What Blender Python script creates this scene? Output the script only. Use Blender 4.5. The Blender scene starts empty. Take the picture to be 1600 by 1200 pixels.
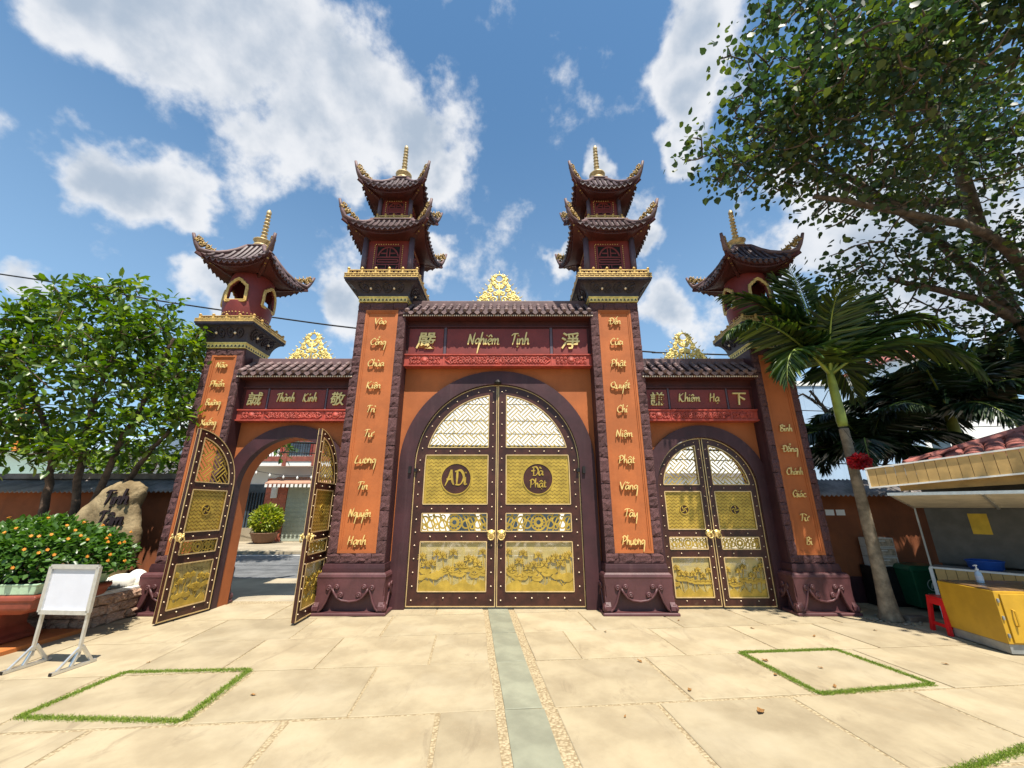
import bpy, math, random, unicodedata
import numpy as np
from math import sin, cos, pi, radians, sqrt
from mathutils import Vector, Matrix
random.seed(7); rng = np.random.default_rng(7)
scene = bpy.context.scene
col = scene.collection

# ------------------------------------------------------------------ camera
cam = bpy.data.cameras.new('camera'); cam_o = bpy.data.objects.new('camera', cam); col.objects.link(cam_o)
cam.sensor_width = 36; cam.lens = 36*620/1600; cam.clip_start = 0.05; cam.clip_end = 2000
cam_o.location = (0, 0, 1.6); cam_o.rotation_euler = (radians(90+17.2), 0, 0)
scene.camera = cam_o

# ------------------------------------------------------------------ light
SUN_EL, SUN_AZ = radians(66), radians(17)          # azimuth measured from straight behind the camera, towards +X
sd = Vector((sin(SUN_AZ)*cos(SUN_EL), -cos(SUN_AZ)*cos(SUN_EL), sin(SUN_EL)))
sun = bpy.data.lights.new('sun', 'SUN'); sun.energy = 5.0; sun.angle = radians(0.5); sun.color = (1.0, 0.93, 0.82)
sun_o = bpy.data.objects.new('sun', sun); col.objects.link(sun_o)
sun_o.rotation_euler = sd.to_track_quat('Z', 'Y').to_euler(); sun_o.location = (6, -8, 30)

scene.view_settings.view_transform = 'Standard'; scene.view_settings.look = 'None'
scene.view_settings.exposure = 0.82; scene.view_settings.gamma = 1.0

def N(nt, typ, **kw):
    n = nt.nodes.new(typ)
    for k, v in kw.items():
        if k.startswith('i_'):
            n.inputs[k[2:].replace('_', ' ')].default_value = v
        else: setattr(n, k, v)
    return n
def mth(nt, op, a, b=None, c=None, clamp=False):
    n = nt.nodes.new('ShaderNodeMath'); n.operation = op; n.use_clamp = clamp
    for i, v in enumerate((a, b, c)):
        if v is None: continue
        if isinstance(v, (int, float)): n.inputs[i].default_value = v
        else: nt.links.new(v, n.inputs[i])
    return n.outputs[0]
def maprange(nt, v, a, b, lo=0.0, hi=1.0):
    n = nt.nodes.new('ShaderNodeMapRange'); n.interpolation_type = 'SMOOTHSTEP'
    nt.links.new(v, n.inputs[0])
    for i, x in enumerate((a, b, lo, hi)): n.inputs[1+i].default_value = x
    return n.outputs[0]

world = bpy.data.worlds.new('World'); scene.world = world; world.use_nodes = True
nt = world.node_tree; nt.nodes.clear()
out = N(nt, 'ShaderNodeOutputWorld'); bg = N(nt, 'ShaderNodeBackground'); nt.links.new(bg.outputs[0], out.inputs[0])
sky = N(nt, 'ShaderNodeTexSky', sky_type='NISHITA', sun_disc=False, sun_elevation=SUN_EL, sun_rotation=radians(180)-SUN_AZ,
        air_density=1.0, dust_density=0.3, ozone_density=1.2, altitude=0)
bg.inputs['Strength'].default_value = 0.078
tc = N(nt, 'ShaderNodeTexCoord'); dirv = tc.outputs['Generated']
# cumulus clouds: the same noise everywhere, gathered where the photograph has its clouds
n1 = N(nt, 'ShaderNodeTexNoise', i_Scale=7.5, i_Detail=13.0, i_Roughness=0.56, i_Lacunarity=2.15, i_Distortion=0.0); nt.links.new(dirv, n1.inputs['Vector'])
n2 = N(nt, 'ShaderNodeTexNoise', i_Scale=2.2, i_Detail=3.0, i_Roughness=0.5); nt.links.new(dirv, n2.inputs['Vector'])
n3 = N(nt, 'ShaderNodeTexNoise', i_Scale=9.0, i_Detail=6.0, i_Roughness=0.55); nt.links.new(dirv, n3.inputs['Vector'])
CL = [(-0.596,0.398,0.697,0.12), (-0.517,0.444,0.732,0.16), (-0.433,0.510,0.743,0.175), (-0.321,0.568,0.758,0.17), (-0.210,0.620,0.756,0.14), (-0.139,0.680,0.720,0.095),
      (-0.347,0.661,0.666,0.085), (-0.429,0.580,0.692,0.12), (-0.674,0.521,0.525,0.075), (-0.638,0.563,0.526,0.09), (-0.588,0.617,0.524,0.075), (-0.593,0.692,0.412,0.08),
      (-0.426,0.781,0.457,0.11), (-0.355,0.824,0.441,0.095), (-0.168,0.823,0.543,0.075), (-0.028,0.677,0.735,0.05), (0.326,0.476,0.817,0.095), (0.365,0.527,0.767,0.085),
      (0.355,0.601,0.717,0.07), (0.184,0.657,0.731,0.07), (0.122,0.820,0.558,0.05), (0.305,0.771,0.559,0.06), (0.380,0.809,0.449,0.1), (-0.770,0.532,0.351,0.05), (0.62,0.62,0.48,0.2), (0.72,0.55,0.42,0.2)]
CL += [(-.55,-.5,.67,.14), (.2,-.75,.6,.15), (.8,-.2,.56,.15), (-.9,.05,.42,.13)]
wn = N(nt, 'ShaderNodeTexNoise', i_Scale=4.0, i_Detail=5.0, i_Roughness=0.55); nt.links.new(dirv, wn.inputs['Vector'])
wv = N(nt, 'ShaderNodeVectorMath', operation='MULTIPLY_ADD'); nt.links.new(wn.outputs['Color'], wv.inputs[0]); wv.inputs[1].default_value = (.30, .30, .30)
ws = N(nt, 'ShaderNodeVectorMath', operation='SUBTRACT'); nt.links.new(dirv, ws.inputs[0]); ws.inputs[1].default_value = (.15, .15, .15); nt.links.new(ws.outputs[0], wv.inputs[2])
field = None
for x, y, z, r in CL:
    d = N(nt, 'ShaderNodeVectorMath', operation='DISTANCE'); nt.links.new(wv.outputs[0], d.inputs[0]); d.inputs[1].default_value = Vector((x, y, z)).normalized()
    b = maprange(nt, d.outputs['Value'], r*1.45, 0.0)
    field = b if field is None else mth(nt, 'SMOOTH_MAX', field, b, 0.2)
f1 = mth(nt, 'MULTIPLY', mth(nt, 'SUBTRACT', n1.outputs[0], 0.5), 2.1)
dens = mth(nt, 'ADD', field, f1)
dens = mth(nt, 'ADD', dens, mth(nt, 'MULTIPLY', mth(nt, 'SUBTRACT', n2.outputs[0], 0.5), 0.5))
alpha = maprange(nt, dens, 0.27, 0.74)
thick = maprange(nt, mth(nt, 'ADD', field, mth(nt, 'MULTIPLY', mth(nt, 'SUBTRACT', n3.outputs[0], 0.5), 1.5)), 0.5, 1.2)
cc = N(nt, 'ShaderNodeMix', data_type='RGBA'); nt.links.new(thick, cc.inputs[0]); cc.inputs[6].default_value = (6.6, 6.7, 6.9, 1); cc.inputs[7].default_value = (3.4, 4.0, 4.8, 1)
# thin milky air low over the town
sep = N(nt, 'ShaderNodeSeparateXYZ'); nt.links.new(dirv, sep.inputs[0])
hz = maprange(nt, sep.outputs[2], 0.85, 0.05, 0.0, 0.52)
hm = N(nt, 'ShaderNodeMix', data_type='RGBA'); nt.links.new(hz, hm.inputs[0]); tn = N(nt, 'ShaderNodeMix', data_type='RGBA', blend_type='MULTIPLY'); tn.inputs[0].default_value = 1.0; nt.links.new(sky.outputs[0], tn.inputs[6]); tn.inputs[7].default_value = (.92, 1.27, 1.34, 1); nt.links.new(tn.outputs[2], hm.inputs[6]); hm.inputs[7].default_value = (3.6, 5.1, 6.9, 1)
cm = N(nt, 'ShaderNodeMix', data_type='RGBA'); nt.links.new(mth(nt, 'MULTIPLY', alpha, 0.93), cm.inputs[0]); nt.links.new(hm.outputs[2], cm.inputs[6]); nt.links.new(cc.outputs[2], cm.inputs[7])
nt.links.new(cm.outputs[2], bg.inputs['Color'])

# ------------------------------------------------------------------ materials
MATS = {}
def mat(name, c, rough=0.6, metal=0.0, var=0.12, scale=6.0, bump=0.15, bscale=40.0, c2=None, spec=0.4, trans=0.0, objrand=0.0, bdist=0.01, streak=None):
    if name in MATS: return MATS[name]
    m = bpy.data.materials.new(name); m.use_nodes = True; t = m.node_tree; p = t.nodes['Principled BSDF']
    tcn = N(t, 'ShaderNodeTexCoord')
    n = N(t, 'ShaderNodeTexNoise', i_Scale=scale, i_Detail=6.0, i_Roughness=0.6); t.links.new(tcn.outputs['Object'], n.inputs['Vector'])
    r = N(t, 'ShaderNodeMix', data_type='RGBA')
    f = maprange(t, n.outputs[0], 0.35, 0.68); t.links.new(f, r.inputs[0])
    a = [max(0, x*(1-var)) for x in c]; b = c2 if c2 else [min(1, x*(1+var)) for x in c]
    r.inputs[6].default_value = (*a, 1); r.inputs[7].default_value = (*b, 1)
    src = r.outputs[2]
    if streak:
        mp = N(t, 'ShaderNodeMapping'); mp.inputs['Scale'].default_value = (9, 9, .55); t.links.new(tcn.outputs['Object'], mp.inputs[0])
        sn = N(t, 'ShaderNodeTexNoise', i_Scale=1.0, i_Detail=7.0, i_Roughness=0.65); t.links.new(mp.outputs[0], sn.inputs['Vector'])
        sn2 = N(t, 'ShaderNodeTexNoise', i_Scale=3.5, i_Detail=9.0, i_Roughness=0.75); t.links.new(tcn.outputs['Object'], sn2.inputs['Vector'])
        sx = N(t, 'ShaderNodeMix', data_type='RGBA'); t.links.new(mth(t, 'MULTIPLY', maprange(t, sn.outputs[0], 0.50, 0.78), 0.5), sx.inputs[0]); t.links.new(src, sx.inputs[6]); sx.inputs[7].default_value = (*streak[0], 1)
        sy = N(t, 'ShaderNodeMix', data_type='RGBA'); t.links.new(mth(t, 'MULTIPLY', maprange(t, sn2.outputs[0], 0.60, 0.72), 0.4), sy.inputs[0]); t.links.new(sx.outputs[2], sy.inputs[6]); sy.inputs[7].default_value = (*streak[1], 1); src = sy.outputs[2]
    if objrand:
        oi = N(t, 'ShaderNodeObjectInfo'); hs = N(t, 'ShaderNodeHueSaturation'); t.links.new(src, hs.inputs['Color'])
        t.links.new(mth(t, 'ADD', mth(t, 'MULTIPLY', oi.outputs['Random'], 2*objrand), 1-objrand), hs.inputs['Value']); src = hs.outputs[0]
    t.links.new(src, p.inputs['Base Color'])
    p.inputs['Roughness'].default_value = rough; p.inputs['Metallic'].default_value = metal; p.inputs['Specular IOR Level'].default_value = spec
    if bump:
        n2 = N(t, 'ShaderNodeTexNoise', i_Scale=bscale, i_Detail=8.0, i_Roughness=0.65); t.links.new(tcn.outputs['Object'], n2.inputs['Vector'])
        bn = N(t, 'ShaderNodeBump', i_Strength=bump, i_Distance=bdist); t.links.new(n2.outputs[0], bn.inputs['Height']); t.links.new(bn.outputs[0], p.inputs['Normal'])
    MATS[name] = m; return m
def leafmat(name, c1, c2, c3, trans=0.3, rough=0.38):
    m = bpy.data.materials.new(name); m.use_nodes = True; t = m.node_tree; p = t.nodes['Principled BSDF']
    at = N(t, 'ShaderNodeAttribute', attribute_name='lv')
    cr = N(t, 'ShaderNodeValToRGB'); t.links.new(at.outputs['Fac'], cr.inputs[0])
    e = cr.color_ramp.elements; e[0].color = (*c1, 1); e[1].color = (*c3, 1); k = e.new(0.55); k.color = (*c2, 1)
    t.links.new(cr.outputs[0], p.inputs['Base Color']); p.inputs['Roughness'].default_value = rough; p.inputs['Specular IOR Level'].default_value = 0.5
    tr = N(t, 'ShaderNodeBsdfTranslucent'); hs = N(t, 'ShaderNodeHueSaturation', i_Value=1.6, i_Saturation=1.15); t.links.new(cr.outputs[0], hs.inputs['Color']); t.links.new(hs.outputs[0], tr.inputs[0])
    mx = N(t, 'ShaderNodeMixShader', i_Fac=trans); t.links.new(p.outputs[0], mx.inputs[1]); t.links.new(tr.outputs[0], mx.inputs[2])
    t.links.new(mx.outputs[0], t.nodes['Material Output'].inputs[0]); return m

ORANGE = mat('orange_plaster', (0.365, 0.104, 0.027), 0.75, var=0.13, scale=1.6, bump=0.25, bscale=14, streak=((.28,.075,.02),(.46,.17,.06)))
PURPLE = mat('purple_plaster', (0.044, 0.0135, 0.0165), 0.55, var=0.22, scale=2.2, bump=0.3, bscale=10, streak=((.09,.045,.045),(.12,.075,.07)))
STONE = mat('purple_chiselled_stone', (0.102, 0.044, 0.044), 0.8, var=0.3, scale=9, bump=0.8, bscale=26, objrand=0.2, bdist=0.02)
BASEP = mat('purple_brown_base', (0.085, 0.031, 0.033), 0.5, var=0.2, scale=3, bump=0.3, bscale=18, streak=((.055,.02,.02),(.17,.11,.085)))
RED = mat('red_painted_wood', (0.17, 0.026, 0.02), 0.5, var=0.14, scale=3, bump=0.08, bscale=30)
REDC = mat('carved_red', (0.36, 0.056, 0.036), 0.55, var=0.2, scale=7, bump=0.3, bscale=40)
DRED = mat('dark_red_wood', (0.058, 0.011, 0.009), 0.6, var=0.2, scale=4, bump=0.1)
DPUR = mat('dark_purple_relief', (0.028, 0.02, 0.028), 0.5, var=0.3, scale=12, bump=0.5, bscale=30)
COLM = mat('grey_violet_column', (0.098, 0.068, 0.088), 0.5, var=0.15, scale=5)
TILE = mat('glazed_clay_tile', (0.155, 0.098, 0.092), 0.5, var=0.3, scale=8, bump=0.25, bscale=40, objrand=0.28)
TILE2 = mat('tower_clay_tile', (0.062, 0.034, 0.035), 0.5, var=0.3, scale=8, bump=0.25, bscale=40)
RIDGE = mat('ridge_plaster', (0.135, 0.08, 0.078), 0.6, var=0.25, scale=3, bump=0.3, bscale=25)
GOLD = mat('gold_paint', (0.58, 0.385, 0.12), 0.45, 0.2, var=0.2, scale=14, bump=0.25, bscale=60, spec=0.5)
DGOLD = mat('weathered_gold', (0.34, 0.22, 0.07), 0.5, 0.2, var=0.4, scale=16, bump=0.3, bscale=60)
GOLDL = mat('gilt_lettering', (0.76, 0.56, 0.20), 0.32, 0.25, var=0.1, scale=14, bump=0.05, bscale=60, spec=0.6)
BRASS = mat('brass_sheet', (0.45, 0.305, 0.05), 0.4, 0.35, var=0.2, scale=5, bump=0.12, bscale=40, streak=((.28,.17,.03),(.52,.41,.16)))
PEDI = mat('pale_gilding', (0.74, 0.58, 0.19), 0.42, 0.2, var=0.22, scale=14, bump=0.3, bscale=50)
TRIM = mat('brass_trim', (0.60, 0.43, 0.20), 0.4, 0.3, var=0.12, scale=9, bump=0.1)
DOORW = mat('dark_brown_door', (0.046, 0.014, 0.009), 0.42, var=0.3, scale=5, bump=0.12, bscale=30, streak=((.03,.01,.007),(.12,.07,.04)))
STUD = mat('pale_brass_stud', (0.74, 0.58, 0.40), 0.3, 0.3, var=0.1)
GROOVE = mat('brass_groove', (0.16, 0.09, 0.012), 0.6, var=0.2)
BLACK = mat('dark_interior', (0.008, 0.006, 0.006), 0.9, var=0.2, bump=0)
IRON = mat('black_iron', (0.02, 0.018, 0.017), 0.5, 0.4, var=0.3)
PAVE = mat('sandstone_concrete_slab', (0.315, 0.252, 0.155), 0.85, var=0.13, scale=1.7, bump=0.4, bscale=22, c2=(0.375, 0.308, 0.195), objrand=0.10, bdist=0.006)
GSTRIP = mat('grey_green_slate', (0.225, 0.225, 0.16), 0.75, var=0.16, scale=2.5, bump=0.25, bscale=25, objrand=0.08)
ALU = mat('brushed_aluminium', (0.62, 0.62, 0.60), 0.35, 0.7, var=0.08, scale=20, bump=0.05)
WHITEB = mat('white_board', (0.56, 0.57, 0.62), 0.35, var=0.03, bump=0.02)
TERRA = mat('terracotta_glaze', (0.20, 0.045, 0.026), 0.5, var=0.2, scale=5, bump=0.2)
MINT = mat('mint_ceramic', (0.36, 0.50, 0.33), 0.5, var=0.15, scale=5, bump=0.15)
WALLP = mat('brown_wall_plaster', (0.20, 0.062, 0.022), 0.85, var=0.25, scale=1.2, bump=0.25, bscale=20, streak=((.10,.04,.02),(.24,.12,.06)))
CORR = mat('corrugated_fibre_cement', (0.20, 0.175, 0.165), 0.7, var=0.35, scale=3, bump=0.3, bscale=30)
ROCK = mat('ochre_boulder', (0.24, 0.165, 0.075), 0.85, var=0.4, scale=2.6, bump=0.9, bscale=9, c2=(0.32, 0.24, 0.13), bdist=0.03)
WROCK = mat('white_painted_rock', (0.72, 0.70, 0.64), 0.7, var=0.12, scale=4, bump=0.5, bscale=14)
PSTONE = mat('pink_sandstone_block', (0.46, 0.29, 0.20), 0.85, var=0.25, scale=8, bump=0.7, bscale=24, objrand=0.22, bdist=0.02)
OTILE = mat('orange_floor_tile', (0.52, 0.17, 0.045), 0.55, var=0.15, scale=3, bump=0.1)
INK = mat('dark_ink', (0.016, 0.006, 0.007), 0.5, var=0.1, bump=0)
BARK = mat('bark', (0.085, 0.055, 0.036), 0.9, var=0.4, scale=9, bump=0.8, bscale=30, bdist=0.02)
BARKG = mat('grey_bark', (0.105, 0.082, 0.06), 0.9, var=0.4, scale=7, bump=0.8, bscale=24, bdist=0.02)
PALMT = mat('palm_trunk', (0.20, 0.16, 0.11), 0.9, var=0.35, scale=8, bump=0.6, bscale=20, bdist=0.02)
PALMG = mat('palm_crownshaft', (0.24, 0.30, 0.05), 0.5, var=0.25, scale=4, bump=0.1)
YWOOD = mat('yellow_plank', (0.46, 0.295, 0.105), 0.5, var=0.16, scale=5, bump=0.1, objrand=0.1)
YCAB = mat('yellow_painted_metal', (0.48, 0.275, 0.02), 0.42, var=0.12, scale=3, bump=0.06)
GREYM = mat('grey_galvanised', (0.30, 0.31, 0.30), 0.5, 0.4, var=0.15)
WHITEP = mat('white_trim', (0.70, 0.69, 0.65), 0.5, var=0.08)
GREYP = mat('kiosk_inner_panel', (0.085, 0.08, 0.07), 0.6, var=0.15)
REDPL = mat('red_plastic', (0.62, 0.014, 0.016), 0.35, var=0.05, bump=0)
GREENPL = mat('green_plastic', (0.008, 0.075, 0.035), 0.4, var=0.1, bump=0.03)
CLEARPL = mat('grey_clear_plastic', (0.52, 0.50, 0.46), 0.3, var=0.1, bump=0)
DRAWER = mat('drawer_contents', (0.32, 0.26, 0.19), 0.4, var=0.35, scale=20)
BLUEPL = mat('blue_plastic', (0.02, 0.09, 0.42), 0.4, var=0.05, bump=0)
RTILE = mat('red_roof_tile', (0.27, 0.085, 0.065), 0.7, var=0.2, scale=6, bump=0.2, objrand=0.2)
ASPH = mat('asphalt', (0.115, 0.12, 0.125), 0.9, var=0.2, scale=2, bump=0.4, bscale=120, c2=(0.15, 0.155, 0.16))
CONC = mat('street_concrete', (0.32, 0.27, 0.19), 0.9, var=0.2, scale=1, bump=0.3, bscale=40)
EARTH = mat('earth', (0.16, 0.12, 0.075), 0.95, var=0.3, scale=0.5, bump=0.3)
WBLD = mat('white_render', (0.74, 0.73, 0.70), 0.85, var=0.06, scale=0.4, bump=0.1)
BBLD = mat('pale_blue_metal_cladding', (0.30, 0.40, 0.52), 0.6, var=0.07, scale=0.3, bump=0.05)
SALM = mat('salmon_tile', (0.46, 0.135, 0.08), 0.6, var=0.15, scale=3, bump=0.1, objrand=0.1)
SHUT = mat('grey_green_shutter', (0.36, 0.40, 0.33), 0.5, var=0.06, bump=0.03)
BALC = mat('balcony_red', (0.24, 0.07, 0.045), 0.6, var=0.2)
WGLASS = mat('dark_window', (0.05, 0.07, 0.09), 0.12, var=0.3, scale=1.5, bump=0)
AWN = mat('brown_awning', (0.40, 0.22, 0.15), 0.7, var=0.15)
CLOTHB = mat('blue_cloth', (0.03, 0.12, 0.32), 0.8, var=0.2)
PAPER = mat('paper', (0.70, 0.69, 0.64), 0.8, var=0.05, bump=0)
DRYL = mat('dry_leaf', (0.24, 0.12, 0.035), 0.8, var=0.3, bump=0)
CABLE = mat('cable_rubber', (0.012, 0.012, 0.013), 0.6, var=0.1, bump=0)
SOIL = mat('soil', (0.05, 0.034, 0.022), 0.95, var=0.4, scale=20, bump=0.8, bscale=40)

# pebble mortar between the slabs
PEB = bpy.data.materials.new('pebble_mortar'); PEB.use_nodes = True; t = PEB.node_tree; p = t.nodes['Principled BSDF']; tcn = N(t, 'ShaderNodeTexCoord')
v = N(t, 'ShaderNodeTexVoronoi', i_Scale=42.0); t.links.new(tcn.outputs['Object'], v.inputs['Vector'])
cr = N(t, 'ShaderNodeValToRGB'); t.links.new(v.outputs['Color'], cr.inputs[0]); cr.color_ramp.elements[0].color = (0.31, 0.24, 0.14, 1); cr.color_ramp.elements[1].color = (0.44, 0.36, 0.22, 1)
dk = N(t, 'ShaderNodeMix', data_type='RGBA'); t.links.new(maprange(t, v.outputs['Distance'], 0.35, 0.75), dk.inputs[0]); t.links.new(cr.outputs[0], dk.inputs[6]); dk.inputs[7].default_value = (0.25, 0.185, 0.10, 1)
t.links.new(dk.outputs[2], p.inputs['Base Color']); p.inputs['Roughness'].default_value = 0.8
bn = N(t, 'ShaderNodeBump', i_Strength=0.8, i_Distance=0.01); bn.invert = True; t.links.new(v.outputs['Distance'], bn.inputs['Height']); t.links.new(bn.outputs[0], p.inputs['Normal'])
# stained slab: larger blotches on top of the base look
t = PAVE.node_tree; p = t.nodes['Principled BSDF']; src = p.inputs['Base Color'].links[0].from_socket; tcn = N(t, 'ShaderNodeTexCoord')
geo = N(t, 'ShaderNodeNewGeometry')
ns = N(t, 'ShaderNodeTexNoise', i_Scale=1.1, i_Detail=7.0, i_Roughness=0.7, i_Distortion=0.6); t.links.new(geo.outputs['Position'], ns.inputs['Vector'])
ns2 = N(t, 'ShaderNodeTexNoise', i_Scale=60.0, i_Detail=3.0); t.links.new(geo.outputs['Position'], ns2.inputs['Vector'])
mx = N(t, 'ShaderNodeMix', data_type='RGBA'); t.links.new(maprange(t, ns.outputs[0], 0.54, 0.82, 0.0, 0.45), mx.inputs[0]); t.links.new(src, mx.inputs[6]); mx.inputs[7].default_value = (0.29, 0.205, 0.105, 1)
mx2 = N(t, 'ShaderNodeMix', data_type='RGBA'); t.links.new(maprange(t, ns2.outputs[0], 0.58, 0.72, 0.0, 0.35), mx2.inputs[0]); t.links.new(mx.outputs[2], mx2.inputs[6]); mx2.inputs[7].default_value = (0.34, 0.26, 0.16, 1)
ns3 = N(t, 'ShaderNodeTexNoise', i_Scale=3.2, i_Detail=10.0, i_Roughness=0.75, i_Distortion=1.2); mp3 = N(t, 'ShaderNodeMapping'); mp3.inputs['Scale'].default_value = (1.0, .35, 1); t.links.new(geo.outputs['Position'], mp3.inputs[0]); t.links.new(mp3.outputs[0], ns3.inputs['Vector'])
mx3 = N(t, 'ShaderNodeMix', data_type='RGBA'); t.links.new(maprange(t, ns3.outputs[0], 0.53, 0.68, 0.0, 0.5), mx3.inputs[0]); t.links.new(mx2.outputs[2], mx3.inputs[6]); mx3.inputs[7].default_value = (0.19, 0.145, 0.09, 1)
ns4 = N(t, 'ShaderNodeTexNoise', i_Scale=0.9, i_Detail=4.0, i_Roughness=0.6); t.links.new(geo.outputs['Position'], ns4.inputs['Vector'])
mx4 = N(t, 'ShaderNodeMix', data_type='RGBA'); t.links.new(maprange(t, ns4.outputs[0], 0.45, 0.72, 0.0, 0.5), mx4.inputs[0]); t.links.new(mx3.outputs[2], mx4.inputs[6]); mx4.inputs[7].default_value = (0.41, 0.35, 0.24, 1)
t.links.new(mx4.outputs[2], p.inputs['Base Color'])
# dusty acrylic behind the lotus relief
ACR = bpy.data.materials.new('dusty_acrylic'); ACR.use_nodes = True; t = ACR.node_tree; p = t.nodes['Principled BSDF']; tcn = N(t, 'ShaderNodeTexCoord')
ns = N(t, 'ShaderNodeTexNoise', i_Scale=5.0, i_Detail=7.0, i_Roughness=0.65, i_Distortion=0.8); t.links.new(tcn.outputs['Object'], ns.inputs['Vector'])
p.inputs['Base Color'].default_value = (0.42, 0.33, 0.12, 1); p.inputs['Roughness'].default_value = 0.35
tb = N(t, 'ShaderNodeBsdfTransparent'); mx = N(t, 'ShaderNodeMixShader'); t.links.new(maprange(t, ns.outputs[0], 0.36, 0.60, 0.35, 0.95), mx.inputs[0])
t.links.new(tb.outputs[0], mx.inputs[1]); t.links.new(p.outputs[0], mx.inputs[2]); t.links.new(mx.outputs[0], t.nodes['Material Output'].inputs[0])

# ------------------------------------------------------------------ mesh builder
class MB:
    def __init__(s): s.v = []; s.f = []
    def add(s, vs, fs):
        o = len(s.v); s.v += [tuple(x) for x in vs]; s.f += [tuple(i+o for i in q) for q in fs]; return s
    def box(s, x0, x1, y0, y1, z0, z1):
        return s.add([(x0,y0,z0),(x1,y0,z0),(x1,y1,z0),(x0,y1,z0),(x0,y0,z1),(x1,y0,z1),(x1,y1,z1),(x0,y1,z1)],
                     [(0,3,2,1),(4,5,6,7),(0,1,5,4),(1,2,6,5),(2,3,7,6),(3,0,4,7)])
    def bar(s, a, b, w, h, up=(0,0,1)):
        a = Vector(a); b = Vector(b); d = (b-a).normalized(); u = Vector(up)
        if abs(d.dot(u)) > .98: u = Vector((0,1,0))
        r = d.cross(u).normalized()*w/2; q = r.cross(d).normalized()*h/2
        vs = [p+i*r+j*q for p in (a, b) for i, j in ((-1,-1),(1,-1),(1,1),(-1,1))]
        return s.add(vs, [(3,2,1,0),(4,5,6,7),(0,1,5,4),(1,2,6,5),(2,3,7,6),(3,0,4,7)])
    def tube(s, pts, r, n=6, caps=True):
        P = [Vector(p) for p in pts]; m = len(P); R = r if isinstance(r, (list, tuple)) else [r]*m
        ref = None; vs = []
        for i in range(m):
            d = (P[min(i+1, m-1)]-P[max(i-1, 0)])
            if d.length < 1e-9: d = Vector((0,0,1))
            d.normalize()
            if ref is None: ref = Vector((0,0,1)) if abs(d.z) < .9 else Vector((1,0,0))
            a = ref - d*ref.dot(d)
            if a.length < 1e-6: a = d.orthogonal()
            a.normalize(); ref = a; b = d.cross(a)
            vs += [P[i]+(a*cos(2*pi*k/n)+b*sin(2*pi*k/n))*R[i] for k in range(n)]
        fs = [(i*n+k, i*n+(k+1)%n, (i+1)*n+(k+1)%n, (i+1)*n+k) for i in range(m-1) for k in range(n)]
        if caps: fs += [tuple(range(n-1, -1, -1)), tuple((m-1)*n+k for k in range(n))]
        return s.add(vs, fs)
    def lathe(s, prof, c=(0,0,0), n=24):
        cx, cy, cz = c; m = len(prof)
        vs = [(cx+r*cos(2*pi*k/n), cy+r*sin(2*pi*k/n), cz+z) for r, z in prof for k in range(n)]
        fs = [(i*n+k, i*n+(k+1)%n, (i+1)*n+(k+1)%n, (i+1)*n+k) for i in range(m-1) for k in range(n)]
        fs += [tuple(range(n-1, -1, -1)), tuple((m-1)*n+k for k in range(n))]
        return s.add(vs, fs)
    def sq(s, prof, c=(0,0,0)):                       # square "lathe": (half width, z) rings
        cx, cy, cz = c; m = len(prof)
        vs = [(cx+a*h, cy+b*h, cz+z) for h, z in prof for a, b in ((-1,-1),(1,-1),(1,1),(-1,1))]
        fs = [(i*4+k, i*4+(k+1)%4, (i+1)*4+(k+1)%4, (i+1)*4+k) for i in range(m-1) for k in range(4)] + [(3,2,1,0), tuple((m-1)*4+k for k in range(4))]
        return s.add(vs, fs)
    def prism(s, poly, fr, to, f=lambda x, z, d: (x, d, z)):   # 2D outline (x, z) pushed from depth fr to depth to
        n = len(poly); vs = [f(x, z, fr) for x, z in poly]+[f(x, z, to) for x, z in poly]
        return s.add(vs, [tuple(range(n)), tuple(range(2*n-1, n-1, -1))]+[(i, i+n, (i+1)%n+n, (i+1)%n) for i in range(n)])
    def ribbon(s, pts, w, fr, to, f=lambda x, z, d: (x, d, z)):  # 2D centre line with width(s), extruded
        n = len(pts); W = w if isinstance(w, (list, tuple)) else [w]*n; vs = []
        for i, (x, z) in enumerate(pts):
            ax, az = pts[max(i-1, 0)]; bx, bz = pts[min(i+1, n-1)]; dx, dz = bx-ax, bz-az; L = sqrt(dx*dx+dz*dz) or 1
            nx, nz = -dz/L*W[i]/2, dx/L*W[i]/2
            vs += [f(x+nx, z+nz, fr), f(x-nx, z-nz, fr), f(x+nx, z+nz, to), f(x-nx, z-nz, to)]
        fs = []
        for i in range(n-1):
            a = 4*i; b = a+4; fs += [(a, a+1, b+1, b), (a+2, b+2, b+3, a+3), (a, b, b+2, a+2), (a+1, a+3, b+3, b+1)]
        fs += [(0, 2, 3, 1), (4*n-4, 4*n-3, 4*n-1, 4*n-2)]
        return s.add(vs, fs)
    def xf(s, M):
        s.v = [tuple(M @ Vector(p)) for p in s.v]; return s
    def mesh(s, name, m, smooth=False):
        me = bpy.data.meshes.new(name); me.from_pydata(s.v, [], s.f)
        if smooth: me.polygons.foreach_set('use_smooth', [True]*len(me.polygons))
        me.materials.append(m); me.update(); return me
    def build(s, name, m, parent=None, smooth=False, loc=None, rz=0, kind=None, label=None, bevel=0, fix=True):
        me = s.mesh(name, m, smooth)
        if fix:
            import bmesh
            b = bmesh.new(); b.from_mesh(me); bmesh.ops.recalc_face_normals(b, faces=b.faces[:]); b.to_mesh(me); b.free()
        return link(name, me, parent, loc, rz, kind, label, bevel)
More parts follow.
